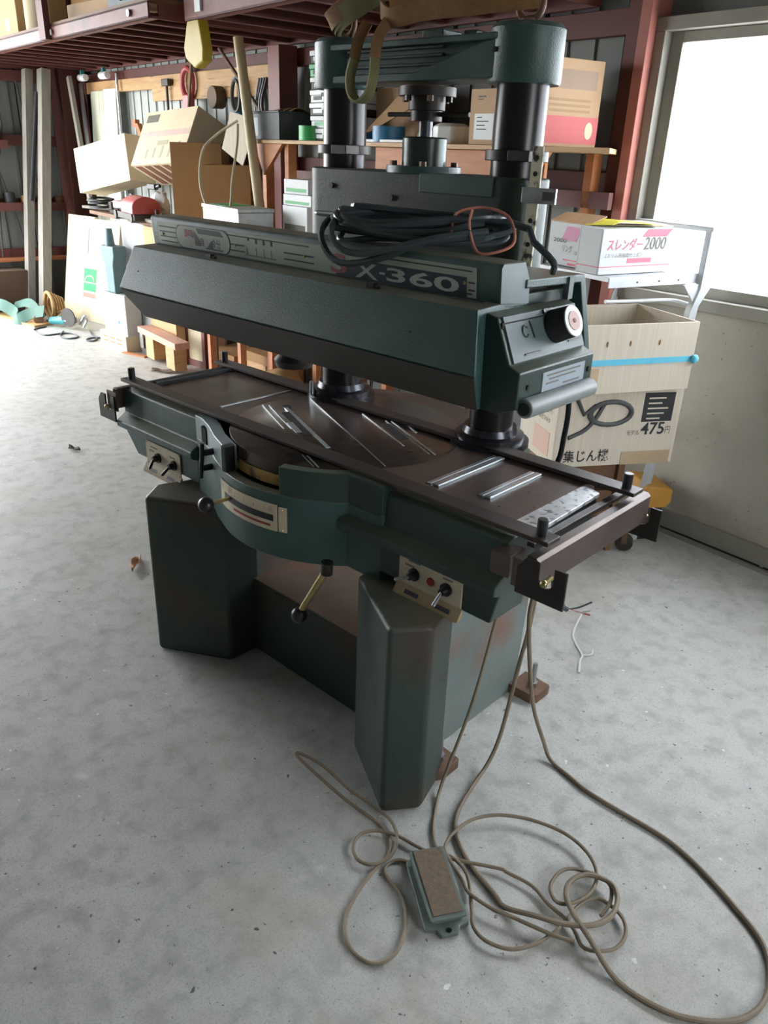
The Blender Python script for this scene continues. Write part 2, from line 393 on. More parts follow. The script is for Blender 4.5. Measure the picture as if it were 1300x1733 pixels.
# timber rails with pegs on the wall
for (z, u0, u1, m) in ((2.06, -7.0, -3.55, WOOD), (1.97, -5.47, -3.7, WOOD)):
    MB().box(u0, u1, -.07, -.04, z-.05, z+.045).build('timber_rail', m, wb, .003)
MB().box(WU0+.1, WU1, -.012, .04, .1, WZ0).build('render_panel', RENDER, wb)
MB().box(WU0-.04, WU0+.1, -.008, .04, .0, WZ0).build('render_panel', RENDER, wb)
bs = struct(MB().box(WU0-.04, WU1, -.03, .04, .022, .105).build('baseboard_back', FRAME, None, .003, M=RM))
MB().box(WU0-.04, WU1, -.05, -.03, .0, .014).build('floor_track', FRAME, bs)
MB().box(WU0-.04, WU1, -.028, -.005, .0, .022).build('dark_gap_strip', BLACKMATT, bs)  # black strip filling the gap below the baseboard
MB().box(.27, .285, -.034, -.03, .02, .105).build('joint_cover', FRAME, bs)
# ---- window
wi = struct(MB().prism([(WU0, WZ0), (WU1, WZ0), (WU1, WZ0+.05), (WU0, WZ0+.05)], -.05, .1, 'y').prism([(WU0, WZ1-.05), (WU1, WZ1-.05), (WU1, WZ1), (WU0, WZ1)], -.05, .1, 'y')
            .box(WU0, WU0+.045, -.05, .1, WZ0+.05, WZ1-.05).box(WU1-.045, WU1, -.05, .1, WZ0+.05, WZ1-.05).build('window_1', FRAME, None, .003, M=RM))
a, b_ = WU0+.045, WU1-.045
for (s0, s1, y0) in ((a, .76, .0), (.70, b_, .035)):
    sash = MB().box(s0, s0+.055, y0, y0+.03, WZ0+.05, WZ1-.05).box(s1-.055, s1, y0, y0+.03, WZ0+.05, WZ1-.05).box(s0+.055, s1-.055, y0, y0+.03, WZ0+.05, WZ0+.095).box(s0+.055, s1-.055, y0, y0+.03, WZ1-.09, WZ1-.05).build('sash', FRAME, wi, .002)
    MB().box(s0+.055, s1-.055, y0+.012, y0+.017, WZ0+.095, WZ1-.09).build('glass', FROST, sash)
# window post and steel columns
def column(name, u, v, w, d, z0, z1, m):
    b = MB().box(u-w/2, u+w/2, v-d/2, v-d/2+.012, z0, z1).box(u-w/2, u+w/2, v+d/2-.012, v+d/2, z0, z1).box(u-.006, u+.006, v-d/2, v+d/2, z0, z1)
    return struct(b.build(name, m, None, .002, M=RM))
po = struct(MB().box(WU0-.05, WU0, -.10, .04, 0, 3.7).build('trim_2', PINKPOST, None, .003, M=RM))
MB().box(WU0-.13, WU0-.05, -.07, .04, 0, 3.7).build('post_web', BROWND, po)
c3 = struct(MB().box(-3.43, -3.29, -.19, -.05, 0, 2.19).build('trim_3', BROWN, None, .006, M=RM))
MB().box(-3.46, -3.26, -.22, -.04, 0, .015).build('base_plate', BROWND, c3)
column('trim_4', -7.1, -.2, .3, .25, 0, 3.7, BROWND)
MB().box(-7.25, -6.95, -.325, -.315, 0, 3.7).build('flange_plate', BROWND, bpy.data.objects['trim_4'])
# ---- left wall
SIDINGD = mat('shaded_siding', '#5f625d', '#6c6f69', 2.2, .65, spots=(('#4c4f4b', 1.4, .55, .2),), stretch=(1, 1, .35))  # siding copy with the left wall's shade put into its colour
wl = struct(MB().box(UL-.14, UL-.04, SH1, .14, 0, 3.7).box(UL-.14, UL-.04, FV, SH0, 0, 3.7).box(UL-.14, UL-.04, SH0, SH1, SHH, 3.7).build('wall_left', SIDINGD, M=RM))
me_l = MB().box(0, .03, 0, .6, 0, 3.7).box(.03, .04, .1, .13, 0, 3.7).box(.03, .04, .3, .33, 0, 3.7).box(.03, .04, .5, .53, 0, 3.7).mesh('siding_sheet', SIDINGD)
for k in range(2):
    o = bpy.data.objects.new('siding_sheet', me_l); COL.objects.link(o); o.parent = wl; o.location = (UL-.04, .02-(k+1)*.612, 0)
for z in (.52, 1.0, 1.58, 2.14, 2.9):
    MB().box(UL, UL+.05, SH1, 0, z-.05, z+.05).build('girt', BROWND, wl, .004)
# ---- front wall with the open shutter and right wall (behind the camera)
wf = struct(MB().box(UL-.1, FD0, FV-.1, FV, 0, 3.7).box(FD0, FD1, FV-.1, FV, SHH, 3.7).box(FD1, UR+.1, FV-.1, FV, 0, 3.7).build('wall_front', SIDING, M=RM))
wr = struct(MB().box(UR, UR+.1, FV, .1, 0, RWZ0).box(UR, UR+.1, FV, .1, RWZ1, 3.7).box(UR, UR+.1, FV, RW0, RWZ0, RWZ1).box(UR, UR+.1, RW1, .1, RWZ0, RWZ1).build('wall_right', SIDING, M=RM))

# ---- storage loft along the back wall
def loft(u0, u1, v0, z, label, step, hb=.08, nm='storage_loft'):
    t = rthing(nm, label, 'loft', u0, 0, 0)
    L = u1-u0
    b = MB().box(0, L, v0, v0+.012, z, z+hb).box(0, L, v0, v0+.06, z, z+.012).box(0, L, v0, v0+.06, z+hb-.012, z+hb)
    b.build('edge_beam', BROWN, t, .002)
    MB().box(0, L, -.07, -.045, z, z+hb).build('wall_beam', BROWND, t, .002)
    jm = None; k = 0; x = .1
    while x < L-.08:
        if jm is None:
            jm = MB().box(0, .045, v0+.06, -.07, z+.01, z+.022).box(0, .01, v0+.06, -.07, z+.01, z+hb-.01).mesh('joist', BROWND)
        o = bpy.data.objects.new('joist', jm); COL.objects.link(o); o.parent = t; o.location = (x, 0, 0); x += step
    nb = int((-.05-v0)/.22)
    for k in range(nb):
        MB().box(0, L, v0+.012+k*.22, v0+.222+k*.22, z+hb, z+hb+.018).build('deck_board', WOODD, t)
    MB().box(0, .012, v0+.06, -.07, z, z+hb).build('end_channel', BROWN, t); MB().box(L-.012, L, v0+.06, -.07, z, z+hb).build('end_channel', BROWN, t)
    return t
lf1 = loft(UL+.02, -3.05, -1.15, 2.20, 'red-brown steel storage loft with close joists over the heaped cartons', .30)
MB().box(2.68, 2.80, -1.19, -1.15, 2.20, 2.62).build('upright', BROWND, lf1)
for x in (2.83, 4.1): MB().cyl((x, -1.152, 2.24), (x, -1.165, 2.24), .018, n=12).build('bolt_plate', STEEL, lf1)
lf2 = loft(-2.93, -.95, -1.0, 2.19, 'red-brown steel loft bay above the machine and shelf', .30, .11)
MB().box(.14, .2, -1.012, -1.0, 2.22, 2.29).build('bolt_plate', WHITEP, lf2)
# hanging brace rods under the loft
for (a, c) in (((-4.35, -.25, 2.2), (-4.75, -.12, 1.72)), ((-3.95, -.25, 2.2), (-3.62, -.12, 1.80))):
    t = tag(MB().cyl(R(*a), R(*c), .012, n=8).build('hanging_rod', RUSTF), 'thin rusty rod slanting down from the loft, %s' % ('left one behind the printed carton' if a[0] < -4 else 'right one towards the bamboo pole'), 'rod')

# ================================================================== the machine
mc = thing('joinery_machine', 'large dark green two-column woodworking machine with a browned steel table', 'machine')
def mir(x): return .1-x
def part(b, name, m, bevel=0, parent=None, seg=2): return b.build(name, m, parent or mc, bevel, seg)
# ---- base
legp = [(.343, -.264), (.579, -.398), (.645, -.311), (.60, -.17), (.343, -.13)]
part(MB().prism(legp, 0, .577), 'front_leg', GREEN_RUST, .014)
part(MB().prism([(mir(x), y) for x, y in legp], 0, .577), 'front_leg', GREEN_RUST, .014)
for xs in ((.346, .52), (mir(.52), mir(.346))):
    part(MB().prism([(-.15, 0), (.31, 0), (.36, .66), (-.20, .66), (-.20, .572), (-.15, .572)], xs[0], xs[1], 'x'), 'side_panel', GREYGREEN, .004)
bm_ = part(MB().box(mir(.346), .346, -.155, .27, .0, .28), 'rear_beam', GREEN_RUST, .004)
MB().box(mir(.346), .346, -.153, .27, .28, .2835).build('beam_top', mat('rust_brown_plate', '#7d6a5c', '#907b6c', 5, .6, spots=(('#94644a', 3, .55, .15),)), bm_)
for (x, y) in ((.575, -.155), (.575, .325), (mir(.575), -.155), (mir(.575), .325)):
    ft = part(MB().prism([(x-.055, y-.05), (x+.03, y-.05), (x+.045, y-.03), (x+.045, y+.04), (x-.055, y+.05)], 0, .035), 'machine_foot', RUSTF, .003)
    MB().cyl((x+.005, y, .035), (x+.005, y, .12), .008, n=10).build('levelling_bolt', STEEL, ft)
    MB().cyl((x+.005, y, .036), (x+.005, y, .05), .016, n=6).build('bolt_nut', STEEL, ft)
# ---- bed casting
C0 = (0, .03)
def arc(r, a0, a1, n): return [(C0[0]+r*math.sin(math.radians(a0+(a1-a0)*i/n)), C0[1]-r*math.cos(math.radians(a0+(a1-a0)*i/n))) for i in range(n+1)]
def band(outer, inner, z0, z1):
    return MB().prism(outer+list(reversed(inner)), z0, z1)
left_o = [(-.405, -.236), (-.36, -.242), (-.29, -.268), (-.21, -.307)]
left_i = [(-.405, -.18), (-.35, -.20), (-.28, -.23), (-.20, -.272)]
lowo = left_o+arc(.39, -19, 46, 22)+[(.32, -.241), (.40, -.2385)]
lowi = left_i+arc(.358, -19, 46, 22)+[(.31, -.21), (.40, -.17)]
def strip_band(o, i, z0, z1):
    b = MB(); n = len(o)
    vs = [(x, y, z0) for x, y in o]+[(x, y, z0) for x, y in i]+[(x, y, z1) for x, y in o]+[(x, y, z1) for x, y in i]
    fs = []
    for k in range(n-1):
        fs += [(k, k+1, 2*n+k+1, 2*n+k), (n+k+1, n+k, 3*n+k, 3*n+k+1), (2*n+k, 2*n+k+1, 3*n+k+1, 3*n+k), (k+1, k, n+k, n+k+1)]
    fs += [(0, 2*n, 3*n, n), (n-1, 2*n-1, 4*n-1, 3*n-1)]
    return b.add(vs, fs)
ap = part(strip_band(lowo, lowi, .568, .757), 'front_apron', GREEN, .003)
ro = arc(.39, 18, 46, 12)+[(.32, -.241), (.40, -.2385)]; ri = arc(.358, 18, 46, 12)+[(.31, -.21), (.40, -.17)]
part(strip_band(ro, ri, .757, .838), 'apron_rim', DARKGREEN, .003)
lo = left_o+arc(.39, -19, -16, 2); li = left_i+arc(.352, -19, -16, 2)
part(strip_band(lo, li, .757, .832), 'apron_rim', mat('sidelit_grey_rim', '#7b8789', '#8a9597', 9, .4), .003)  # left rim coloured lighter to stand in for light from the left
part(MB().lathe([(.0, .735), (.352, .735), (.352, .75), (.0, .75)], C0, 48), 'bed_ring', CAST)
# side pods with their ledge
pod_prof = [(-.205, .822), (-.222, .812), (-.228, .735), (-.264, .712), (-.264, .690), (-.238, .680), (-.238, .60), (-.10, .60), (-.10, .80), (-.19, .822)]
def pod(x0, x1, tx0, tx1):
    b = MB(); n = len(pod_prof)
    def sh(x, z, t): return x+t*max(0, (.69-z))/.09
    vs = [(sh(x0, z, tx0), y, z) for y, z in pod_prof]+[(sh(x1, z, tx1), y, z) for y, z in pod_prof]
    fs = [tuple(range(n)), tuple(reversed(range(n, 2*n)))]+[((i+1) % n, i, n+i, n+(i+1) % n) for i in range(n)]
    return b.add(vs, fs)
part(pod(-.85, -.40, .08, 0), 'left_pod', GREEN, .005)
rp = part(pod(.26, .77, 0, -.02), 'right_pod', DARKGREEN, .005)
part(MB().box(-.75, .75, -.19, .21, .70, .802), 'bed_plate', DARKGREEN, .004)
part(MB().lathe([(.0, .70), (.45, .70), (.455, .82), (.45, .8325), (.0, .8325)], C0, 40, math.radians(8), math.radians(172)), 'rear_bed', RUST)
# ---- table
tb = part(MB().prism([(-.745, -.172), (-.36, -.172), (-.30, -.20), (.30, -.20), (.36, -.172), (.735, -.172), (.735, .22), (-.745, .22)], .803, .834), 'table_plate', RUST, .002)
ds = part(MB().lathe([(.0, .79), (.346, .79), (.350, .793), (.350, .8345), (.348, .8358), (.0, .8358)], C0, 72), 'turntable_disc', mat('browned_disc_steel', '#463c37', '#5c4f46', 6, .27, .4, bump=.05, bsc=90, spots=(('#6d5a48', 2.6, .57, .16), ('#38302d', 5, .58, .12))))
part(strip_band(arc(.354, -40, 30, 24), arc(.3505, -40, 30, 24), .765, .797), 'angle_scale', BRASSRUST, 0, ds)
dirv = Vector((math.cos(math.radians(-24.5)), math.sin(math.radians(-24.5)), 0))
nv = Vector((-dirv.y, dirv.x, 0))
def disc_strip(p0, p1, w, z, m, name):
    p0 = Vector((*p0, z)); p1 = Vector((*p1, z)); d = (p1-p0).normalized(); s = Vector((-d.y, d.x, 0))*(w/2)
    b = MB(); q = [p0-s, p1-s, p1+s, p0+s]
    b.add([tuple(v) for v in q]+[tuple(v+Vector((0, 0, .0012))) for v in q], [(3, 2, 1, 0), (4, 5, 6, 7), (0, 1, 5, 4), (1, 2, 6, 5), (2, 3, 7, 6), (3, 0, 4, 7)])
    return b.build(name, m, ds)
for p0, p1, w in (((-.294, .147), (.301, -.124), .003), ((-.338, -.02), (-.11, -.125), .004), ((-.325, -.005), (-.095, -.11), .003), ((-.272, .019), (.098, -.14), .012), ((-.06, .16), (.23, .031), .004),
                 ((.05, .176), (.336, .043), .004), ((-.02, .254), (.176, .149), .004), ((.104, -.225), (.19, -.262), .004), ((.092, -.232), (.178, -.269), .003), ((.035, .165), (.32, .035), .003)):
    disc_strip(p0, p1, w, .8358, ALU if w > .0035 else STEEL, 'inlaid_strip')
for p0, p1, w in (((-.23, -.018), (-.02, -.112), .026), ((.06, .135), (.19, .076), .026), ((-.285, .03), (-.262, .02), .022)):
    disc_strip(p0, p1, w, .836, BLACKMATT, 'slot_recess')
disc_strip((-.14, -.078), (-.05, -.118), .018, .8375, ALU, 'slot_block')
for x, y, r in ((.272, -.075, .016), (.288, -.005, .012)):
    MB().cyl((x, y, .836), (x, y, .8366), r, n=20).build('bolt_hole', BLACK, ds)
# T slots with bright strips in the fixed table
def slot(x0, x1, y0, y1, wide):
    r_ = MB().box(x0-.004, x1+.004, y0-.004, y1+.004, .834, .8346).build('slot_recess', BLACK, tb)
    if wide:
        MB().box(x0, x0+.012, y0, y1, .8346, .838).build('slot_strip', ALU, tb, .0006)
        MB().box(x0+.017, x1, y0, y1, .8346, .840).build('slot_strip', ALU, tb, .001)
    else: MB().box(x0+.002, x1-.003, y0, y1, .8346, .836).build('slot_strip', ALU, tb)
slot(.450, .487, -.128, .162, True); slot(.587, .622, -.093, .137, True); slot(-.418, -.404, -.133, .161, False)
MB().prism([(.735, -.15), (.80, -.15), (.79, .14), (.735, .172)], .826, .8365).build('end_scale', mat('worn_bright_scale', '#aeb2b6', '#d9dcde', 40, .35, .7, spots=(('#74767a', 50, .55, .08),)), tb, .001)
for x, y in ((.66, -.11), (.66, .02), (.55, .17), (.72, -.05)):
    MB().cyl((x, y, .834), (x, y, .8345), .004, n=10).build('screw_hole', BLACK, tb)
# ---- long rails with end pegs
for y, nm in ((-.197, 'front'), (.197, 'rear')):
    ra = part(MB().box(-.865, .865, y-.026, y+.026, .839, .850), 'clamp_rail', RAILM, .002)
    MB().box(-.80, .80, y-.012, y+.012, .832, .839).build('rail_packing', BLACKMATT, ra)
    for x in (-.832, .832):
        MB().cyl((x, y, .85), (x, y, .888), .012, n=20).build('stop_peg', BLACK, ra, .002)
# ---- end racks
def rack(x0, x1, br, yb):
    rk = part(MB().prism([(x1, .745), (x1, .815), (x1-.008, .823), (x0, .823), (x0, .818), (x1-.012, .818), (x1-.006, .812), (x1-.006, .745)] if x1 > x0 else
                         [(x1, .745), (x1, .815), (x1+.008, .823), (x0, .823), (x0, .818), (x1+.012, .818), (x1+.006, .812), (x1+.006, .745)], -.255, .272, 'y'), 'end_rack', RACKM, .001)
    MB().box(min(x0, x1)-.03, max(x0, x1), -.262, -.256, .742, .808).build('rack_arm', RACKM, rk)
    lo, hi = br
    m_ = (lo+hi)/2+.012
    for y, ox, oz in yb:
        lo, hi, m_ = br[0]+ox, br[1]+ox, (br[0]+br[1])/2+.012+ox
        b = MB().prism([(lo, .735), (hi, .735), (hi, .825), (m_+.018, .825), (m_+.018, .785), (m_+.011, .775), (m_, .771), (m_-.011, .775), (m_-.018, .785), (m_-.018, .825), (lo+.02, .825), (lo, .80)], y-.003, y+.003, 'y')
        b.v = [(q[0], q[1], q[2]+oz) for q in b.v]
        bo = b.build('notched_bracket', CAST, rk, .001)
        MB().cyl((m_, y-.008, .785+oz), (m_, y+.02, .79+oz), .006, n=12).sphere((m_, y-.008, .785+oz), .009, 10).build('brass_screw', BRASS, rk)
    return rk
rack(.838, .868, (.825, .945), ((-.268, 0, 0), (.285, -.045, -.045)))
rack(-.838, -.868, (-.945, -.84), ((-.268, 0, -.03), (.285, 0, -.03)))
part(MB().box(.75, .80, -.262, -.20, .752, .806), 'rack_mount', RACKM, .002)
part(MB().box(-.83, -.75, -.20, -.14, .752, .806), 'rack_mount', RACKM, .002)
part(MB().box(.742, .775, -.14, .16, .80, .826).box(.80, .82, -.2, .24, .812, .824), 'cross_bar', RAILM, .002)
part(MB().box(-.775, -.752, -.14, .18, .80, .842).box(-.82, -.80, -.2, .2, .812, .836), 'cross_bar', BLACKMATT, .002)
# ---- switch panels
def switch_panel(x0, x1, z0, z1, y, tg, lamp, lip):
    pl = part(MB().box(x0, x1, y-.003, y, z0, z1), 'switch_panel', CREAM, .001)
    MB().prism([(y-.003, z0+.022), (y-.02, z0-.006), (y-.02, z0-.010), (y, z0-.004), (y, z0+.02)], x0-.004, x1+.004, 'x').build('panel_lip', mat('brown_panel_lip', '#94805f', '#a68f6c', 9, .5), pl, .001)
    for x, z, dx, dz in tg:
        MB().cyl((x, y-.003, z), (x, y-.010, z), .017, .017, 20).cyl((x, y-.010, z), (x, y-.026, z), .012, .009, 16).build('switch_boss', BLACK, pl, .001)
        MB().cyl((x, y-.022, z), (x+dx, y-.042, z+dz), .004, .0055, 10).sphere((x+dx, y-.042, z+dz), .0056, 8).build('toggle_lever', STEEL if lamp else BLACK, pl)
    if lamp: MB().cyl((lamp[0], y-.003, lamp[1]), (lamp[0], y-.008, lamp[1]), .012, .010, 18).build('pilot_lamp', RED, pl, .001)
    for x in (x0+.006, x1-.006):
        for z in (z0+.006+.016, z1-.006): MB().cyl((x, y-.003, z), (x, y-.0045, z), .003, n=8).build('panel_screw', BRASS, pl)
    for (xx, zz, w) in ((x0+.03, z1-.02, .04), (x0+.02, z1-.034, .03), (x1-.06, z1-.026, .03)):
        MB().box(xx, xx+w, y-.0034, y-.003, zz, zz+.005).build('panel_print', PRINTG, pl)
    for xx in (x0+.03, x1-.07):
        M = frame((xx, y-.0160, z0+.000), (1, 0, 0), (0, .54, .84))
        MB().box(0, .045, 0, .012, 0, .0006, M).build('print_bar', INK, pl)
    return pl
switch_panel(.468, .668, .585, .692, -.239, ((.520, .642, -.026, -.010), (.622, .642, -.006, -.030)), (.572, .642), True)
switch_panel(-.705, -.50, .57, .672, -.239, ((-.63, .625, .006, -.024), (-.535, .625, -.014, -.026)), None, True)
# ---- curved scale plate with the ball lever
sp = part(strip_band(arc(.3945, -21, 17.3, 20), arc(.391, -21, 17.3, 20), .650, .728), 'speed_scale', CREAM)
strip_band(arc(.396, -16, 15.5, 18), arc(.3943, -16, 15.5, 18), .679, .697).build('scale_slot', BLACK, sp)
strip_band(arc(.3955, -8, 14, 14), arc(.3943, -8, 14, 14), .662, .668).build('red_line', RED, sp)
part(strip_band(arc(.3955, 18, 21.6, 3), arc(.391, 18, 21.6, 3), .652, .724), 'scale_end', CREAM)
for a_, s_ in ((-17, '1'), (-11, '1'), (-6, '2'), (0, '3'), (6, '4'), (14, '10')):
    t_ = math.radians(a_); rr = .3952
    M = frame((rr*math.sin(t_)-.005*math.cos(t_), .03-rr*math.cos(t_)-.005*math.sin(t_), .706), (math.cos(t_), math.sin(t_), 0), Z3)
    text(s_, .010 if len(s_) > 1 else .004, .012, REDPRINT, sp, M, 'scale_number')
for a_, z in ((19.8, .718), (19.8, .658)):
    t_ = math.radians(a_); MB().sphere((.396*math.sin(t_), .03-.396*math.cos(t_), z), .004, 8).build('screw_head', BRASS, sp)
lv = part(MB().cyl((-.078, -.352, .688), (-.052, -.44, .706), .0055, n=12), 'speed_lever', BRASS)
MB().sphere((-.047, -.457, .709), .0225, 20).build('ball_knob', BLACK, lv)
lv = part(MB().cyl((.300, -.335, .60), (.226, -.36, .455), .011, .009, 14), 'lock_lever', BRASS)
MB().sphere((.222, -.362, .441), .0235, 20).build('ball_knob', BLACK, lv)
MB().cyl((.302, -.335, .625), (.300, -.335, .59), .016, .016, 16).build('lever_hub', CAST, lv)
# clamp levers on the pale flared end left of the notch
part(MB().prism([(-.335, .77), (-.312, .762), (-.312, .812), (-.335, .818)], -.2635, -.235, 'y'), 'clamp_window', BLACK)
for x, y, z in ((-.225, -.31, .775), (-.255, -.295, .715)):
    cl = part(MB().cyl((x, y+.02, z), (x-.008, y-.022, z), .011, .009, 12), 'clamp_lever', BLACK)
    MB().cyl((x-.008, y-.022, z+.03), (x-.010, y-.026, z-.03), .007, .006, 10).build('lever_arm', BLACK, cl)
part(MB().box(-.118, -.098, -.350, -.315, .757, .836), 'notch_stop', BLACK, .003)
# ---- columns
CXL, CXR, CYY = -.2615, .3615, .261
for cx in (CXL, CXR):
    co = part(MB().lathe([(.0, .83), (.064, .83), (.064, 1.77), (.0, 1.77)], (cx, CYY), 40), 'column', COLUMN)
    MB().lathe([(.0, .83), (.115, .83), (.115, .846), (.10, .848), (.10, .862), (.082, .866), (.076, .885), (.0, .885)], (cx, CYY), 40).build('column_flange', mat('greasy_flange', '#26262b', '#43434a', 20, .25, .6, bump=.2), co)
    MB().lathe([(.0, 1.585), (.080, 1.585), (.080, 1.61), (.0, 1.61)], (cx, CYY), 36).box(cx+.03, cx+.092, CYY-.085, CYY-.03, 1.585, 1.61).build('clamp_collar', CAST, co, .002)
# small chromed pin by the left column foot
part(MB().cyl((-.30, .16, .846), (-.30, .16, .89), .008, n=12), 'guide_pin', STEEL)
# ---- top casting
def rrect(x0, x1, y0, y1, r, n=8):
    out = []
    for cx, cy, a0 in ((x1-r, y0+r, -90), (x1-r, y1-r, 0), (x0+r, y1-r, 90), (x0+r, y0+r, 180)):
        out += [(cx+r*math.cos(math.radians(a0+90*i/n)), cy+r*math.sin(math.radians(a0+90*i/n))) for i in range(n+1)]
    return out
tc_ = part(MB().box(CXL, CXR, .20, .325, 1.766, 1.858), 'top_casting', GREEN, .004)
for cx in (CXL, CXR):
    MB().lathe([(.0, 1.756), (.086, 1.756), (.090, 1.762), (.090, 1.872), (.082, 1.882), (.0, 1.882)], (cx, CYY), 40).build('column_boss', GREEN, tc_)
MB().prism([(-.26, .175), (.36, .175), (.36, .347), (-.26, .347)], 1.846, 1.862).build('top_flange', GREEN, tc_, .004)
for z in (1.80, 1.82, 1.838): MB().box(-.18, .16, .186, .20, z, z+.007).build('cooling_rib', DARKGREEN, tc_, .002)
MB().prism([(-.26, 1.766), (.36, 1.766), (.36, 1.846), (.30, 1.846), (.08, 1.785), (-.26, 1.785)], .178, .20, 'y').build('gusset_web', GREEN, tc_, .003)
MB().box(-.345, -.33, .235, .29, 1.756, 1.872).build('edge_plate', PANELG, tc_, .002)
MB().cyl((.33, .176, 1.825), (.33, .172, 1.825), .006, n=10).build('grub_hole', BLACK, tc_)
for cx in (CXL, CXR):
    eb = part(MB().tube([(cx+.034*math.cos(t), CYY, 1.925+.034*math.sin(t)) for t in [2*math.pi*i/14 for i in range(14)]], .008, 10, True, 2), 'lifting_eye', RUSTF)
    MB().cyl((cx, CYY, 1.882), (cx, CYY, 1.895), .02, n=16).build('eye_base', RUSTF, eb)
part(MB().box(.06, .13, .22, .30, 1.862, 1.885), 'gear_cover', GREEN, .004); part(MB().box(.18, .22, .24, .29, 1.862, 1.88), 'oil_box', GREEN, .004)
# ---- lift screw
SX, SY = .055, .261
sc_ = part(MB().lathe([(.0, 1.60), (.019, 1.60), (.019, 1.76), (.0, 1.76)], (SX, SY), 20), 'lift_screw', mat('dark_screw_steel', '#4a4c50', '#5c5e62', 30, .3, .7))
MB().lathe([(.0, 1.735), (.078, 1.735), (.078, 1.757), (.0, 1.757)], (SX, SY), 32).build('screw_flange', CAST, sc_)
MB().lathe([(.0, 1.675), (.043, 1.675), (.043, 1.70), (.050, 1.702), (.050, 1.735), (.0, 1.735)], (SX, SY), 28).build('screw_nut', CAST, sc_)
for i in range(6):
    t = 2*math.pi*i/6+.3
    MB().cyl((SX+.064*math.cos(t), SY+.064*math.sin(t), 1.735), (SX+.064*math.cos(t), SY+.064*math.sin(t), 1.722), .009, n=6).build('flange_bolt', RUSTF if i % 2 else CAST, sc_)
MB().cyl((SX-.13, SY-.01, 1.692), (SX+.14, SY+.01, 1.692), .006, n=10).build('tommy_bar', DARKIRON, sc_)
MB().lathe([(.0, 1.55), (.062, 1.55), (.062, 1.632), (.058, 1.636), (.0, 1.636)], (SX, SY), 32).build('screw_sleeve', mat('polished_sleeve', '#2f3735', '#3f4744', 8, .32, .5), sc_)
MB().lathe([(.0, 1.545), (.105, 1.545), (.105, 1.563), (.0, 1.563)], (SX, SY), 32).build('sleeve_plate', GREEN, sc_)
for i in range(4):
    t = 2*math.pi*i/4-.9
    MB().cyl((SX+.085*math.cos(t), SY+.085*math.sin(t), 1.563), (SX+.085*math.cos(t), SY+.085*math.sin(t), 1.575), .010, n=6).build('plate_bolt', RUSTF, sc_)
# ---- lifting head: slide block, body, hood
hd = part(MB().prism(rrect(-.352, .446, .172, .345, .07), 1.17, 1.548), 'slide_block', GREEN_RUST, .006)
MB().box(.12, .36, .168, .176, 1.50, 1.548).build('block_cover', GREEN, hd, .002)
for x, z in ((-.22, 1.50), (.02, 1.48), (.36, 1.46)): MB().cyl((x, .172, z), (x, .166, z), .008, n=8).build('block_screw', DARKIRON, hd)
hb = part(MB().box(-.60, .62, -.08, .17, 1.125, 1.318), 'head_body', DARKGREEN, .004)
MB().prism([(-.085, 1.357), (.162, 1.350), (.225, 1.19), (.245, 1.13), (.225, 1.13), (.145, 1.332), (-.085, 1.338)], .455, .655, 'x').build('rear_casing', GREEN, hb, .003)
MB().prism([(-.085, 1.338), (.14, 1.332), (.165, 1.25), (.165, 1.14), (-.085, 1.14)], .28, .60, 'x').build('casing_core', BLACKMATT, hb)
MB().box(.645, .66, .085, .105, 1.30, 1.350).build('casing_tab', PANELG, hb)
MB().cyl((.652, .095, 1.285), (.652, .095, 1.30), .006, n=8).build('tab_bolt', RUSTF, hb)
hood_prof = [(-.07, 1.317), (-.25, 1.310), (-.311, 1.193), (-.228, 1.096), (-.07, 1.10)]
xr_ = [.645, .65, .70, .655, .655]; xl_ = [-.655, -.65, -.65, -.65, -.65]
n5 = 5
hood = part(MB().add([(xl_[i], hood_prof[i][0], hood_prof[i][1]) for i in range(5)]+[(xr_[i], hood_prof[i][0], hood_prof[i][1]) for i in range(5)],
                     [(0, 1, 2, 3, 4), (9, 8, 7, 6, 5)]+[((i+1) % 5, i, 5+i, 5+(i+1) % 5) for i in range(5)]), 'front_hood', GREEN, .003)
MB().add([(-.649, -.3095, 1.188), (.698, -.3095, 1.188), (.656, -.2295, 1.097), (-.649, -.2295, 1.097), (-.649, -.3112, 1.1865), (.699, -.3112, 1.1865), (.657, -.2312, 1.0955), (-.649, -.2312, 1.0955)], [(0, 1, 2, 3), (7, 6, 5, 4), (4, 5, 1, 0), (5, 6, 2, 1), (6, 7, 3, 2), (7, 4, 0, 3)]).build('hood_underside', mat('dark_brown_underside', '#37312d', '#413a35', 6, .55, bump=.15, bsc=200), hood)  # thin dark brown plate over the hood's lower face
for x in (-.30, .32): MB().box(x, x+.022, -.235, -.222, 1.310, 1.322).box(x+.024, x+.036, -.233, -.225, 1.310, 1.317).build('hood_catch', BLACK, hood)
MB().box(-.62, .62, -.19, -.186, 1.3145, 1.3165).build('hood_seam', BLACKMATT, hood)
for x in (-.58, .50): MB().cyl((x, -.28, 1.245), (x, -.284, 1.243), .004, n=8).build('hood_rivet', DARKIRON, hood)
nb = part(MB().prism([(-.168, 1.312), (-.176, 1.385), (-.170, 1.395), (-.092, 1.395), (-.068, 1.357), (-.062, 1.30), (-.165, 1.30)], -.665, .648, 'x'), 'name_box', GREEN, .004)
MB().prism([(-.172, 1.315), (-.178, 1.385), (-.172, 1.393), (-.093, 1.393), (-.070, 1.356), (-.065, 1.305)], .648, .651, 'x').build('end_plate', mat('blue_grey_end', '#5d6a6e', '#697679', 9, .4), nb)
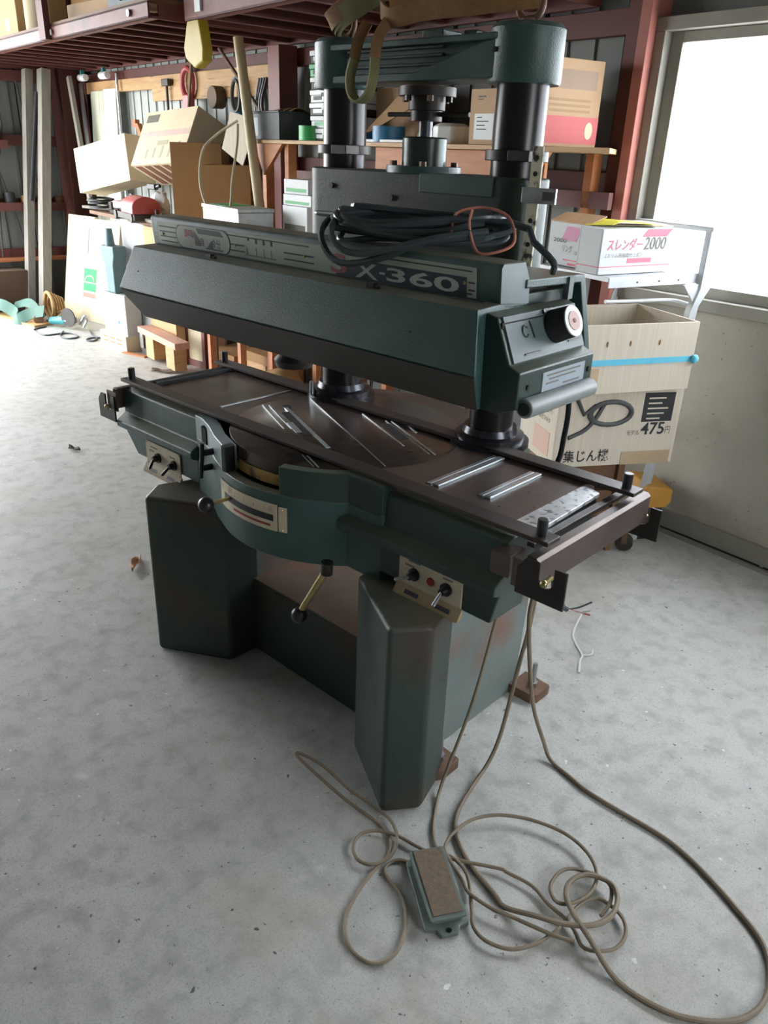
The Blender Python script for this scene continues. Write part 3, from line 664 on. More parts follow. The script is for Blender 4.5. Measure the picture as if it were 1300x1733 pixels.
# face of the name box: x right, local up along its slightly leaning front
fz = Vector((0, -.008, .073)).normalized()
def nf(x, h, off=.001): return Vector((x, -.168, 1.312))+fz*h+Vector((0, -1, -.11)).normalized()*off
def nplate(x0, x1, h0, h1, m, parent, name, off=.0, t=.0012):
    b = MB(); q = [nf(x0, h0, off), nf(x1, h0, off), nf(x1, h1, off), nf(x0, h1, off)]; r_ = [nf(x0, h0, off+t), nf(x1, h0, off+t), nf(x1, h1, off+t), nf(x0, h1, off+t)]
    return b.add([tuple(v) for v in q+r_], [(3, 2, 1, 0), (4, 5, 6, 7), (0, 1, 5, 4), (1, 2, 6, 5), (2, 3, 7, 6), (3, 0, 4, 7)]).build(name, m, parent)
npl = nplate(-.628, .585, .004, .068, PLATE, nb, 'name_plate', 0, .0015)
P1 = .0015
for x0, x1 in ((-.618, -.53), (-.27, -.205), (-.04, .075), (.565, .582)):
    for h in ((.012, .026, .040, .054) if x0 < -.3 else (.018, .034)):
        nplate(x0, x1, h, h+.0035, INK, npl, 'stripe', P1, .0006)
nplate(-.28, .06, .058, .061, INK, npl, 'stripe', P1, .0006)
nplate(.24, .575, .058, .061, INK, npl, 'stripe', P1, .0006)
nplate(.36, .575, .010, .013, INK, npl, 'stripe', P1, .0006)
for x in (-.605, -.245, .04, .555): MB().cyl(nf(x, .034, .001), nf(x, .034, .004), .004, n=8).build('plate_screw', BRASS, npl)
# oval badge
ov = []
for i in range(28):
    t = 2*math.pi*i/28; cx_ = .098 if math.cos(t) >= 0 else -.098
    ov.append((-.40+cx_+.031*math.cos(t), .036+.031*math.sin(t)))
def nshape(poly, m, name, off, t=.0006):
    b = MB(); n = len(poly); q = [tuple(nf(x, h, off)) for x, h in poly]+[tuple(nf(x, h, off+t)) for x, h in poly]
    return b.add(q, [tuple(range(n, 2*n))]+[(i, (i+1) % n, n+(i+1) % n, n+i) for i in range(n)]).build(name, m, npl)
nshape([(-.40+(x+.40)*1.03, .036+(h-.036)*1.07) for x, h in ov], INK, 'badge_edge', P1)
nshape(ov, PLATEW, 'badge', P1+.0006)
nshape([(-.425, .064), (-.31, .064), (-.296, .050), (-.415, .050)], NAVY, 'badge_bar', P1+.0014)
nshape([(-.434, .056), (-.416, .034), (-.41, .016), (-.436, .016), (-.436, .02)], NAVY, 'badge_shade', P1+.0014)
nshape([(-.385, .010), (-.305, .010), (-.305, .014), (-.385, .014)], NAVY, 'badge_line', P1+.0014)
nshape([(-.378, .014), (-.356, .034), (-.350, .034), (-.350, .014)], NAVY, 'badge_wedge', P1+.0014)
text('器', .050, .042, REDPRINT, npl, frame(nf(-.488, .016, P1+.0024), X3, fz), 'badge_letter', .045)
text('自', .016, .022, INK, npl, frame(nf(-.408, .018, P1+.0024), X3, fz), 'badge_letter', .01)
text('令分', .040, .026, INK, npl, frame(nf(-.352, .016, P1+.0024), X3, fz), 'badge_letter', .01)
for k, x in enumerate((-.185, -.152, -.120, -.088)):
    nshape([(x-.004, .046), (x+.004, .046), (x+.004, .060), (x-.004, .060)] if k else [(x-.004, .052), (x+.004, .052), (x+.004, .060), (x-.004, .060)], INK, 'index_mark', P1)
nshape([(-.20, .014), (-.195, .034), (-.19, .014)], PRINTG, 'diagram', P1); nshape([(-.205, .012), (-.075, .012), (-.075, .0145), (-.205, .0145)], PRINTG, 'diagram', P1)
for x in (-.155, -.122, -.092): nshape([(x-.001, .014), (x+.001, .014), (x+.001, .036), (x-.001, .036)], PRINTG, 'diagram', P1)
nshape([(.15, .004), (.56, .004), (.56, .046), (.215, .046)], NAVY, 'title_band', P1)
text('S', .06, .046, REDPRINT, npl, frame(nf(.135, .008, P1+.001), X3, fz), 'title_letter', .02)
text('X', .075, .036, PLATEW, npl, frame(nf(.222, .006, P1+.001), X3, fz), 'title_letter', .015)
text('-', .018, .005, PLATEW, npl, frame(nf(.303, .022, P1+.001), X3, fz), 'title_letter', .01)
text('360', .215, .032, PLATEW, npl, frame(nf(.325, .009, P1+.001), X3, fz), 'title_letter', .02)
# perforated strip and bracket on the right of the block
ps = part(MB().box(.468, .474, .17, .20, 1.30, 1.62).box(.468, .498, .168, .174, 1.30, 1.62), 'perforated_strip', CREAMCHIP, .001)
for z in (1.34, 1.40, 1.455, 1.56, 1.595): MB().cyl((.483, .168, z), (.483, .1665, z), .006, n=8).build('strip_hole', BLACK, ps)
MB().box(.455, .55, .160, .167, 1.495, 1.53).build('strip_bracket', STEEL, ps, .001)
MB().box(.515, .545, .158, .160, 1.503, 1.522).build('bracket_plate', DARKIRON, ps)
# ---- right end cover with the dial
ec = part(MB().prism([(.695, 1.312), (.725, 1.305), (.765, 1.213), (.792, 1.203), (.792, 1.125), (.74, 1.105), (.672, 1.108), (.672, 1.20)], -.285, .02, 'y'), 'end_cover', DARKGREEN, .004)
MB().box(.66, .735, -.28, .0, 1.13, 1.295).build('cover_core', BLACKMATT, ec)
pv = Vector((.04, 0, -.092)).normalized(); pn = Vector((.92, 0, .40)).normalized()
ec.location = (-.045, .065, -.010)
po_ = Vector((.725, -.272, 1.305))
def pf(a, d, off=0): return po_+Vector((0, a, 0))+pv*d+pn*off     # a along +y, d down the face
def pplate(a0, a1, d0, d1, m, parent, name, off, t):
    q = [pf(a0, d1, off), pf(a1, d1, off), pf(a1, d0, off), pf(a0, d0, off)]; r_ = [v+pn*t for v in q]
    return MB().add([tuple(v) for v in q+r_], [(3, 2, 1, 0), (4, 5, 6, 7), (0, 1, 5, 4), (1, 2, 6, 5), (2, 3, 7, 6), (3, 0, 4, 7)]).build(name, m, parent, .001)
dp = pplate(0, .285, .0, .098, PANELG, ec, 'dial_panel', 0, .004)
kc = pf(.175, .042, .004)
def kd(a): return kc+pn*a
MB().cyl(kd(0), kd(.05), .037, .034, 32).build('dial_knob', BLACKMATT, ec, .002)
MB().cyl(kd(.05), kd(.053), .034, .034, 32).build('dial_rim', DIALW, ec)
MB().cyl(kd(.053), kd(.0545), .021, .021, 28).build('dial_face', DIALP, ec)
MB().cyl(kd(.0545), kd(.056), .005, .005, 12).build('dial_centre', RUSTF, ec)
# cast symbols on the panel
b = MB().tube([pf(.066+.010*math.cos(t), .038+.012*math.sin(t), .005) for t in [math.radians(x) for x in range(40, 330, 24)]], .0018, 6, False, 2)
b.cyl(pf(.088, .018, .005), pf(.094, .055, .005), .0022, n=6); b.build('cast_symbol', DARKGREEN, dp)
b = MB().tube([pf(.235+.008*math.cos(t), .032+.012*math.sin(t), .005) for t in [math.radians(x) for x in range(40, 330, 24)]], .0018, 6, False, 2)
b.cyl(pf(.252, .014, .005), pf(.258, .050, .005), .0022, n=6); b.build('cast_symbol', DARKGREEN, dp)
MB().cyl(pf(.045, .086, .005), pf(.105, .086, .005), .002, n=6).build('cast_symbol', DARKGREEN, dp); MB().cyl(pf(.22, .080, .005), pf(.275, .080, .005), .002, n=6).build('cast_symbol', DARKGREEN, dp); MB().cyl(pf(.15, .006, .004), pf(.15, .006, .009), .006, n=8).build('cast_symbol', DARKGREEN, dp)
lb = MB().box(.792, .7935, -.195, -.02, 1.147, 1.190).build('label_sticker', mat('pale_sticker', '#97a2aa', None, 5, .5), ec)
for k, (a, w) in enumerate(((-.18, .14), (-.17, .11), (-.18, .05), (-.11, .07))):
    MB().box(.7935, .7940, a, a+w, 1.180-.009*k, 1.1835-.009*k).build('sticker_line', PRINTG, lb)
for a in (-.25, .0): MB().cyl((.792, a, 1.168), (.795, a, 1.168), .006, n=10).build('cover_screw', BLACK, ec)
MB().cyl((.803, -.272, 1.128), (.803, .0, 1.128), .021, n=28).build('roll_handle', HANDLE, ec, .003)
MB().cyl((.803, -.273, 1.128), (.803, -.275, 1.128), .014, n=16).build('handle_bore', BLACK, ec)
part(MB().lathe([(.0, 1.0), (.055, 1.0), (.06, 1.02), (.03, 1.05), (.03, 1.13), (.0, 1.13)], (-.17, -.03), 28), 'cutter_head', DARKIRON)
part(MB().tube([(.60, .14, 1.15), (.575, .26, 1.09), (.561, .33, 1.018), (.566, .335, .951), (.563, .335, .881), (.553, .335, .80), (.50, .33, .72)], .008, 8), 'supply_cable', BLACK)

# ================================================================== things on and around the machine
# ---- cable coil on the name box
ca = math.radians(31); cxx, cyy = .29, -.045
def coil_pt(t, a, b_, dz, ox=0, oy=0):
    x = a*math.cos(t)+ox; y = b_*math.sin(t)+oy
    return (cxx+x*math.cos(ca)-y*math.sin(ca), cyy+x*math.sin(ca)+y*math.cos(ca), dz)
rnd = random.Random(3); pts = []; turns = 7; steps = 12
for tn in range(turns):
    a_ = rnd.uniform(.165, .225); b2 = rnd.uniform(.035, .085); ox = rnd.uniform(-.02, .02); oy = rnd.uniform(-.015, .02); ph = rnd.uniform(0, 6.28); hz = 1.409+.008*tn
    for k in range(steps):
        t = 2*math.pi*k/steps+math.pi
        pts.append(coil_pt(t, a_, b2, hz+.011*math.sin(2*t+ph)+rnd.uniform(-.003, .003)+.004*math.sin(t), ox, oy))
coil = tag(MB().tube([(-.16, .06, 1.43), (-.05, .04, 1.432), (.03, -.0, 1.43)]+pts+[(.50, .06, 1.455), (.585, .035, 1.42), (.65, .02, 1.385), (.645, .03, 1.362)], .0080, 8, False, 3).build('cable_coil', CORDB), 'coil of black power cable lying on top of the machine head', 'cable')
# slack turns that fall over the name plate
MB().tube([(.13, -.08, 1.455), (.10, -.14, 1.44), (.125, -.195, 1.405), (.175, -.21, 1.362), (.235, -.205, 1.352), (.33, -.19, 1.375), (.42, -.14, 1.415), (.50, -.04, 1.43)], .0080, 8).build('slack_turn', CORDB, coil)
MB().tube([(.18, -.07, 1.46), (.14, -.14, 1.45), (.16, -.195, 1.42), (.205, -.21, 1.385), (.27, -.205, 1.378), (.35, -.19, 1.395), (.44, -.13, 1.425), (.5, -.03, 1.44)], .0080, 8).build('slack_turn', CORDB, coil)
MB().cyl((-.16, .06, 1.43), (-.175, .065, 1.43), .006, n=10).build('cable_end', STEEL, coil)
stg = tag(MB().tube([(.42, -.06, 1.43), (.40, -.02, 1.47), (.44, .03, 1.485), (.52, .02, 1.47), (.575, -.03, 1.425), (.565, -.07, 1.405), (.52, -.09, 1.40), (.47, -.06, 1.45), (.43, .0, 1.478)], .0035, 6).build('tie_string', STRING), 'pink twisted string tied round the black cable coil', 'string')
# ---- lifting sling
sl = thing('lifting_sling', 'olive and brown webbing lifting sling threaded through the top lifting eyes', 'sling', (0, .2, 1.88))
def slp(*q): return [(x, y-.2, z-1.88) for x, y, z in q]
for k in range(3):
    d = .018*k
    MB().strap(slp((-.262, .24-d, 1.893+d*.5), (-.23, .19-d*.6, 1.905+d*.4), (-.16, .165-d*.3, 1.925+d*.5), (-.07, .165, 1.955+d*.6), (.03, .17, 1.985+d*.5), (.12, .18, 1.995+d*.3)), .042, .007, (0, -.6, .8)).build('webbing_fold', SLINGO if k < 2 else SLINGB, sl)
MB().strap(slp((-.03, .16, 1.93), (.02, .145, 1.905), (.12, .15, 1.915), (.25, .16, 1.918), (.36, .19, 1.925), (.41, .22, 1.93)), .045, .007, (0, -.3, 1)).build('webbing_run', SLINGB, sl)
MB().strap(slp((-.02, .18, 1.955), (.1, .19, 1.945), (.25, .20, 1.945), (.38, .22, 1.945)), .04, .007, (0, -.3, 1)).build('webbing_run', SLINGB, sl)
MB().strap(slp((-.07, .15, 1.90), (-.075, .125, 1.86), (-.08, .115, 1.815)), .028, .007, (.75, .66, 0)).build('webbing_hanger', SLINGB, sl)
MB().strap(slp((.005, .15, 1.90), (-.005, .125, 1.86), (-.005, .115, 1.815)), .028, .007, (.75, .66, 0)).build('webbing_hanger', SLINGB, sl)
MB().strap(slp((-.08, .115, 1.815), (-.09, .11, 1.775), (-.084, .11, 1.735), (-.055, .11, 1.714), (-.02, .11, 1.733), (-.004, .11, 1.775), (-.005, .115, 1.815)), .026, .008, (.35, .94, 0)).build('webbing_eye', SLINGO, sl)

# ---- cords and foot pedal
def cord(name, label, pts, r, m, cat='cord', sub=4):
    return tag(MB().tube(pts, r, 8, False, sub).build(name, m), label, cat)
def fl(L, z=.0055, amp=.0):
    return [(x, y, z+(amp*(1+math.sin(i*1.9)))) for i, (x, y) in enumerate(L)]
pc = [(0.739, -0.467), (0.718, -0.478), (0.708, -0.501), (0.712, -0.524), (0.736, -0.538), (0.785, -0.549), (0.827, -0.577), (0.864, -0.627), (0.878, -0.678), (0.861, -0.719), (0.814, -0.731), (0.768, -0.714), (0.734, -0.676), (0.711, -0.618), (0.696, -0.552), (0.688, -0.49), (0.662, -0.45), (0.608, -0.431)]
pc2 = [(0.556, -0.402), (0.624, -0.406), (0.672, -0.436), (0.696, -0.481), (0.693, -0.522), (0.675, -0.547), (0.644, -0.553), (0.611, -0.533), (0.598, -0.494), (0.62, -0.455), (0.668, -0.43), (0.724, -0.421), (0.767, -0.41), (0.8, -0.395), (0.848, -0.368), (0.915, -0.328), (0.933, -0.325), (0.998, -0.315), (1.053, -0.331), (1.098, -0.336), (1.132, -0.348)]
s1b = [(1.172, -0.372), (1.217, -0.333), (1.223, -0.282), (1.198, -0.243), (1.158, -0.232), (1.126, -0.239), (1.108, -0.281), (1.106, -0.333), (1.103, -0.384), (1.087, -0.442), (1.055, -0.489), (1.006, -0.51), (0.965, -0.503), (0.935, -0.47), (0.868, -0.40), (0.81, -0.385)]
s1top = [(0.775, -0.39), (0.726, -0.357), (0.664, -0.267)]
P = fl(pc, .006)+[(.50, -.45, .03), (.40, -.47, .07), (.335, -.472, .085), (.33, -.462, .088), (.40, -.44, .075), (.49, -.425, .04)]+fl(pc2, .013)+fl(s1b, .014)+fl(s1top, .006)+[(.64, -.206, .047), (.66, -.138, .265), (.70, -.127, .556), (.71, -.12, .66)]
cord('pedal_cord', 'thin dusty cord looping from the foot pedal up to the machine', P, .0046, CORD)
s3 = [(1.16, -0.28), (1.158, -0.232), (1.137, -0.191), (1.102, -0.185), (1.047, -0.209), (1.028, -0.245), (1.035, -0.296), (1.068, -0.319), (1.097, -0.294), (1.111, -0.239), (1.096, -0.182), (1.046, -0.141), (0.973, -0.128), (0.885, -0.152), (0.816, -0.199), (0.778, -0.258), (0.769, -0.319), (0.774, -0.36), (0.795, -0.392), (0.87, -0.425), (0.906, -0.444), (0.973, -0.44), (1.004, -0.429), (1.102, -0.401), (1.15, -.38)]
cord('control_cord', 'thin dusty cord forming a wide ring right of the foot pedal', fl(s3, .0225), .0046, CORD)
s2 = [(0.696, -0.147), (0.725, -0.252), (0.764, -0.311), (0.844, -0.363), (0.944, -0.392), (0.982, -0.405), (1.051, -0.396), (1.115, -0.364), (1.161, -0.323), (1.18, -0.273), (1.169, -0.221), (1.136, -0.192), (1.085, -0.209), (1.065, -0.249), (1.074, -0.293), (1.113, -0.326), (1.176, -0.359), (1.261, -0.385), (1.363, -0.374), (1.44, -0.329), (1.487, -0.271), (1.503, -0.205), (1.49, -0.134), (1.453, -0.072), (1.389, -0.03), (1.267, 0.029), (1.165, 0.057), (1.036, 0.058), (0.939, 0.06), (0.873, 0.074)]
S2 = fl(s2, .007)
for i in range(6, 17): S2[i] = (S2[i][0], S2[i][1], .033)
P = [(.74, -.02, .72), (.74, -.02, .60), (.72, .0, .45), (.70, .013, .344), (.69, -.02, .12), (.685, -.06, .03)]+S2+[(.80, .09, .010), (.765, .098, .05), (.735, .05, .21), (.74, -.035, .5), (.745, -.04, .60), (.745, -.04, .72)]
cord('power_cord', 'thick dusty brown cord sweeping in a wide loop across the right floor', P, .0062, CORD)
# stub of stripped cable under the rack
st = tag(MB().tube([(.80, -.06, .73), (.80, -.05, .66), (.805, -.03, .60), (.82, .0, .57)], .007, 8).build('stripped_cable', CORDB), 'short black cable with stripped coloured cores hanging below the right rack', 'cable')
for k, (m, q) in enumerate(((RED, (.86, .05, .55)), (CORDW, (.87, .03, .575)), (CORDB, (.85, .07, .575)), (CORDW, (.79, .03, .555)))):
    MB().tube([(.82, .0, .57), ((.82+q[0])/2, q[1]/2, .56+.004*k), q], .0025, 6).build('wire_core', m, st)
pd = thing('foot_pedal', 'grey-green foot pedal with a brown tread on the concrete floor', 'foot pedal', (.848, -.492, 0), math.radians(-33))
# local x along the pedal's length
MB().prism([(-.10, -.048), (.085, -.055), (.092, -.03), (.108, -.022), (.108, .018), (.092, .026), (.088, .05), (-.10, .046), (-.118, .02), (-.118, -.02)], 0, .014).build('pedal_base', PEDALB, pd, .003)
MB().prism([(-.088, .014), (.08, .014), (.08, .03), (-.088, .045)], -.038, .038, 'y').build('pedal_body', PEDALB, pd, .004)
MB().prism([(-.095, .046), (.088, .031), (.090, .040), (-.093, .058)], -.043, .043, 'y').build('pedal_plate', PEDALB, pd, .003)
MB().prism([(-.088, .0585), (.080, .0415), (.080, .0435), (-.088, .0605)], -.035, .035, 'y').build('pedal_tread', PEDALT, pd, .001)
for x, y in ((.100, -.002), (-.11, 0)): MB().cyl((x, y, .014), (x, y, .016), .006, n=12).build('base_hole', BLACK, pd)
# ---- scraps on the floor
cord('wire_scrap', 'short white wire scrap curled on the floor right of the machine', [(.446, .883, .004), (.47, .80, .004), (.497, .73, .004), (.53, .69, .004), (.588, .637, .004), (.60, .60, .004), (.634, .536, .004)], .0035, CORDW, 'wire')
MB().tube([(.59, .637, .004), (.61, .66, .006), (.60, .69, .005)], .003, 6).build('wire_branch', CORDW, bpy.data.objects['wire_scrap'])
def leaf(label, x, y, s, rz, m):
    b = MB(); n = 6; vs = []; fs = []
    for i in range(n+1):
        t = i/n; w = s*.28*math.sin(math.pi*min(1, t*.9+.08))*(1 if i < n else .2)
        vs += [((t-.5)*s*2, -w, .006+.018*abs(math.sin(t*5))), ((t-.5)*s*2, 0, .003+.01*t), ((t-.5)*s*2, w, .008+.02*abs(math.cos(t*4)))]
    for i in range(n):
        for j in range(2): fs.append((i*3+j, i*3+3+j, i*3+4+j, i*3+1+j))
    o = b.add(vs, fs).build('dry_leaf', m); o.location = (x, y, 0); o.rotation_euler = (0, 0, rz)
    sm = o.modifiers.new('thick', 'SOLIDIFY'); sm.thickness = .0015
    return tag(o, label, 'leaf')
leaf('curled brown dry leaf on the floor left of the front leg', -1.055, -.14, .07, -.72, LEAF)
leaf('dark curled leaf alone on the pale floor at far left', -3.02+.54, .33, .05, .2, mat('dark_leaf', '#4c4038', '#5c5046', 20, .8))
leaf('dark torn scrap lying on the floor below the dolly', -3.62, 1.65, .11, .5, mat('dark_scrap', '#54493e', '#7a6a58', 12, .8))
tag(MB().tube([(-1.16, .03, .004), (-1.14, .07, .006), (-1.10, .09, .004)], .006, 6).build('paper_curl', WHITEP), 'small white curl of paper on the floor near the dry leaf', 'scrap')

# ================================================================== cartons and stores
def carton(name, label, u, v, z, w, d, h, yaw, m, tip=0, roll=0, open_top=False, open_right=False, flaps=(), group=None, cat='box', inner=None, t=.006):
    c = rthing(name, label, cat, u, v, z, yaw, group, tip, roll)
    b = MB()
    b.box(0, w, 0, t, 0, h).box(0, w, d-t, d, 0, h).box(0, t, t, d-t, 0, h)
    if not open_right: b.box(w-t, w, t, d-t, 0, h)
    b.box(t, w-t, t, d-t, 0, t)
    if not open_top: b.box(t, w-t, t, d-t, h-t, h)
    b.build('carton_body', m, c, .0015)
    for f in flaps:
        kind, ln, ang = f; a = math.radians(ang); fb = MB().box(0, 1, 0, ln, 0, .005)
        if kind == 'front': M = Matrix.Translation((0, 0, h)) @ Matrix.Rotation(math.pi+a, 4, 'X') @ Matrix.Diagonal((w, 1, 1, 1))
        elif kind == 'back': M = Matrix.Translation((0, d, h)) @ Matrix.Rotation(-a, 4, 'X') @ Matrix.Diagonal((w, 1, 1, 1))
        elif kind == 'left': M = Matrix.Translation((0, 0, h)) @ Matrix.Rotation(math.radians(90), 4, 'Z') @ Matrix.Rotation(a, 4, 'X') @ Matrix.Diagonal((d, 1, 1, 1))
        else: M = Matrix.Translation((w, d, h)) @ Matrix.Rotation(math.radians(-90), 4, 'Z') @ Matrix.Rotation(a, 4, 'X') @ Matrix.Diagonal((d, 1, 1, 1))
        fb.build('flap', inner or m, c, M=M)
    return c
FR = lambda x, z, y=-.0015: frame((x, y, z), X3, Z3)                 # lettering on a carton front
def LF(y, z, x=-.0015): return frame((x, y, z), (0, -1, 0), Z3)     # lettering on a carton's left side, reading towards the front

# ---- dust collector carton and the open carton on it (right, under the window)
tag_box = carton('dust_collector_carton', 'pale carton printed with a coiled hose and 475, under the open carton', -0.295, -0.833, 0.469, .535, .33, 0.315, 64, CARDG)
W_ = .575
text('集じん機', .20, .052, INK, tag_box, FR(.045, .020), 'lettering', .01)
text('475', .105, .052, INK, tag_box, FR(.37, .125), 'lettering', .015); text('モデル', .055, .022, INK, tag_box, FR(.31, .125)); text('円', .022, .03, INK, tag_box, FR(.48, .127))
decal(.365, .50, .18, .30, 0, INK, tag_box, 'printed_panel')
for k in range(5): decal(.385, .385+.06+.03*((k*7) % 3)/2, .19+.021*k, .196+.021*k, -.0012, CARDG, tag_box, 'panel_line', .0006)
hx = []
for i in range(44):
    t = i/43*2*math.pi*2.2+2.4; hx.append((.225+(.095-.010*i/43)*math.cos(t), -.0025, .222+(.050-.006*i/43)*math.sin(t)))
MB().tube([(.075, -.0025, .312), (.075, -.0025, .28), (.11, -.0025, .22)]+hx, .0085, 8, False, 1).build('printed_hose', mat('hose_print', '#4a4a4c', None, 5, .6), tag_box)
MB().tube([(.19, -.003, .26), (.16, -.003, .20), (.12, -.003, .155), (.055, -.003, .125)], .0085, 8).build('printed_hose', _M['hose_print'], tag_box)
decal(.30, .52, .0, .055, -.0012, mat('kraft_patch', '#a58f72', '#b29c7e', 5, .7), tag_box, 'torn_patch')
text('475', .085, .040, INK, tag_box, LF(.165, .205), 'lettering', .012); text('モデル', .036, .016, INK, tag_box, LF(.207, .21)); text('円', .018, .026, INK, tag_box, LF(.073, .207))
text('株式会社マキタ', .145, .024, INK, tag_box, LF(.205, .165))
decal2 = MB().box(-.0012, 0, .05, .20, .03, .13).build('side_print', mat('pink_grey_print', '#c9a896', None, 5, .7), tag_box)
ob = carton('open_carton', 'open greyed carton with a light blue strap standing on the hose carton', -0.224, -0.856, 0.788, .52, .40, .262, 69.5, CARDG, open_top=True, t=.008)
MB().box(-.003, .523, -.003, 0, .11, .132).box(.52, .523, -.003, .403, .11, .132).box(-.003, 0, -.003, .403, .11, .132).build('plastic_strap', CYAN, ob)
MB().sphere((.518, -.01, .121), .018, 10, (1, .7, 1)).build('strap_knot', CYAN, ob)
for x in (.12, .22, .35): MB().sphere((x, -.001, .19), .008, 8, (.6, .3, 1.4)).build('hand_hole', CARDB, ob)
decal(.03, .10, .0, .10, 0, mat('tan_patch', '#b99f80', None, 5, .8), ob, 'worn_patch')
# support below: dark crate, amber block, iron scrap
cr = rthing('timber_crate', 'low dark timber crate under the hose carton', 'crate', -.29, -.815, 0, 64)
for k in range(3): MB().box(.05, .36, .14, .30, .02+.15*k, .14+.15*k).build('crate_board', WOODD, cr, .003)
for x in (.03, .36): MB().box(x, x+.03, .12, .32, 0, .467).build('crate_post', WOODD, cr, .003)
am = rthing('amber_block', 'amber yellow moulded block on the floor below the hose carton', 'block', -.21, -.25, .17, 60)
MB().prism([(0, 0), (.12, 0), (.14, .03), (.14, .09), (.02, .11), (0, .08)], 0, .20, 'y').build('block_body', AMBER, am, .008)
MB().box(.02, .12, .03, .17, -.17, 0).build('block_base', DARKIRON, am, .004)
iw = rthing('iron_offcut', 'dark angle iron offcut on the floor under the right rack', 'offcut', -.34, -.70, 0, 75)
MB().box(0, .05, 0, .16, 0, .10).build('angle_web', DARKIRON, iw, .003); MB().box(.05, .058, -.01, .18, 0, .13).build('angle_face', STEEL, iw, .002)
wc = rthing('caster_wheel', 'dark rusty caster by the amber block', 'caster', -.20, -.36, 0, 30)
MB().cyl((0, -.015, .04), (0, .015, .04), .04, n=20).build('wheel', DARKIRON, wc, .003); MB().box(-.012, .012, -.025, .025, .04, .10).build('fork', RUSTF, wc, .002)

# ---- white cart with the white boxes
ct = rthing('steel_cart', 'white painted steel cart with an upright end frame before the window', 'cart', -.321, -.60, 0, 80)
# local x runs along the cart (towards the wall), local y to the left of it
MB().box(0, .50, 0, .42, 1.172, 1.190).box(0, .50, -.004, .0, 1.150, 1.190).box(0, .50, .42, .424, 1.150, 1.19).build('top_shelf', WHITEMET, ct, .002)
MB().box(.0, .50, .34, .42, .30, .314).build('lower_shelf', WHITEMET, ct, .002)
[MB().prism([(.36, 0), (.395, 0), (.50, 1.06), (.555, 1.14), (.555, 1.36), (.490, 1.36), (.490, 1.13), (.455, 1.04)], y_, y_+.03, 'y').build('post', WHITEMET, ct, .003) for y_ in (-.03, .42)]; MB().box(.0, .03, .39, .42, 0, 1.172).build('post', WHITEMET, ct, .003); MB().box(.0, .03, .30, .33, 0, 1.172).build('post', WHITEMET, ct, .003)
MB().box(.490, .555, -.034, .454, 1.35, 1.372).build('end_handle', WHITEMET, ct, .008)
MB().prism([(.40, 1.15), (.50, 1.15), (.50, 1.05)], -.02, -.012, 'y').build('corner_gusset', WHITEMET, ct)
MB().tube([(.50, .02, 1.06), (.40, .04, 1.08), (.2, .05, 1.085), (.05, .05, 1.09)], .008, 8).build('rail_tube', WHITEMET, ct)
for x in (.15, .27, .38): MB().cyl((x, -.004, 1.168), (x, -.006, 1.168), .004, n=8).build('shelf_rivet', DARKIRON, ct)
wbx = carton('white_pin_carton', 'white carton printed スレンダー2000 in pink and grey on the cart', -.375, -.60, 1.1925, .40, .125, .168, 82, CARDW)
text('スレンダー', .195, .045, PRINTP, wbx, FR(.03, .088), 'lettering', .012, .15); text('2000', .125, .048, PRINTG, wbx, FR(.232, .088), 'lettering', .005, .15)
text('〈スリム高強度仕上釘〉', .20, .017, PRINTG, wbx, FR(.025, .062)); decal(.15, .285, .040, .058, 0, PRINTP, wbx); decal(.0, .40, .027, .030, 0, PRINTP, wbx, 'print_line')
b = MB().add([(.215, -.0012, .137), (.355, -.0012, .137), (.385, -.0012, .165), (.245, -.0012, .165)], [(0, 1, 2, 3)]).build('print', PRINTP, wbx)
MB().box(-.0012, 0, .0, .125, .027, .03).build('print_line', PRINTP, wbx)
wax = carton('white_nail_carton', 'smaller white carton with a magenta tag beside the スレンダー2000 carton', -.735, -.475, 1.1925, .235, .2, .168, -10, CARDW, flaps=(('front', .09, -160), ('back', .1, 25)), inner=CARDTAN)
MB().add([(.08, -.0012, .10), (.17, -.0012, .10), (.195, -.0012, .155), (.105, -.0012, .155)], [(0, 1, 2, 3)]).build('magenta_tag', PRINTM, wax)
text('2000', .08, .016, INK, wax, FR(.03, .09)); text('リング', .06, .028, INK, wax, FR(.09, .055)); text('1500本', .045, .018, INK, wax, FR(.165, .048)); decal(.10, .22, .022, .027, 0, PRINTP, wax, 'print_line'); decal(.13, .22, .005, .014, 0, PRINTP, wax, 'print_line')
yp = rthing('yellow_paper', 'bright yellow paper sheet lying on the white cartons', 'paper', -.46, -.52, 1.364, 70)
MB().strap([(0, 0, .004), (.08, .03, .018), (.18, .04, .012), (.28, .02, .006)], .13, .002, (0, 1, 0)).build('sheet', YELLOWP, yp)
cf = rthing('loose_cardboard', 'loose grey carton lid lying flat beneath the yellow paper', 'cardboard', -.60, -.42, 1.3615, 60)
MB().box(0, .34, -.1, .16, 0, .004).build('lid_sheet', CARDG, cf)

# ---- shelf behind the machine
sh = rthing('wall_shelf', 'long plywood shelf on brown timber brackets along the back wall', 'shelf', -3.3, -.45, 0)
MB().prism([(0, 0), (2.79, 0), (2.52, .43), (0, .43)], 1.622, 1.642).build('shelf_board', WOOD, sh, .002)
for x in (.12, 2.18): MB().prism([(x-.0, 1.62), (x+.30, 1.62), (x+.19, 1.46) if x > 1 else (x+.08, 1.44), (x, 1.60) if x > 1 else (x, 1.58)], .012, .035, 'y').build('gusset', WOODO, sh, .002)
for x in (.14, .40, 1.4, 2.2, 2.45): MB().box(x, x+.045, .04 if x < 2.3 else .30, .10 if x < 2.3 else .36, 0, 1.622).build('upright', WOODO, sh, .003)
MB().box(1.3, 2.45, .03, .05, 1.50, 1.62).build('apron_board', WOODO, sh, .002)
MB().box(.1, 2.6, .30, .33, 1.40, 1.47).build('back_rail', BROWND, sh)
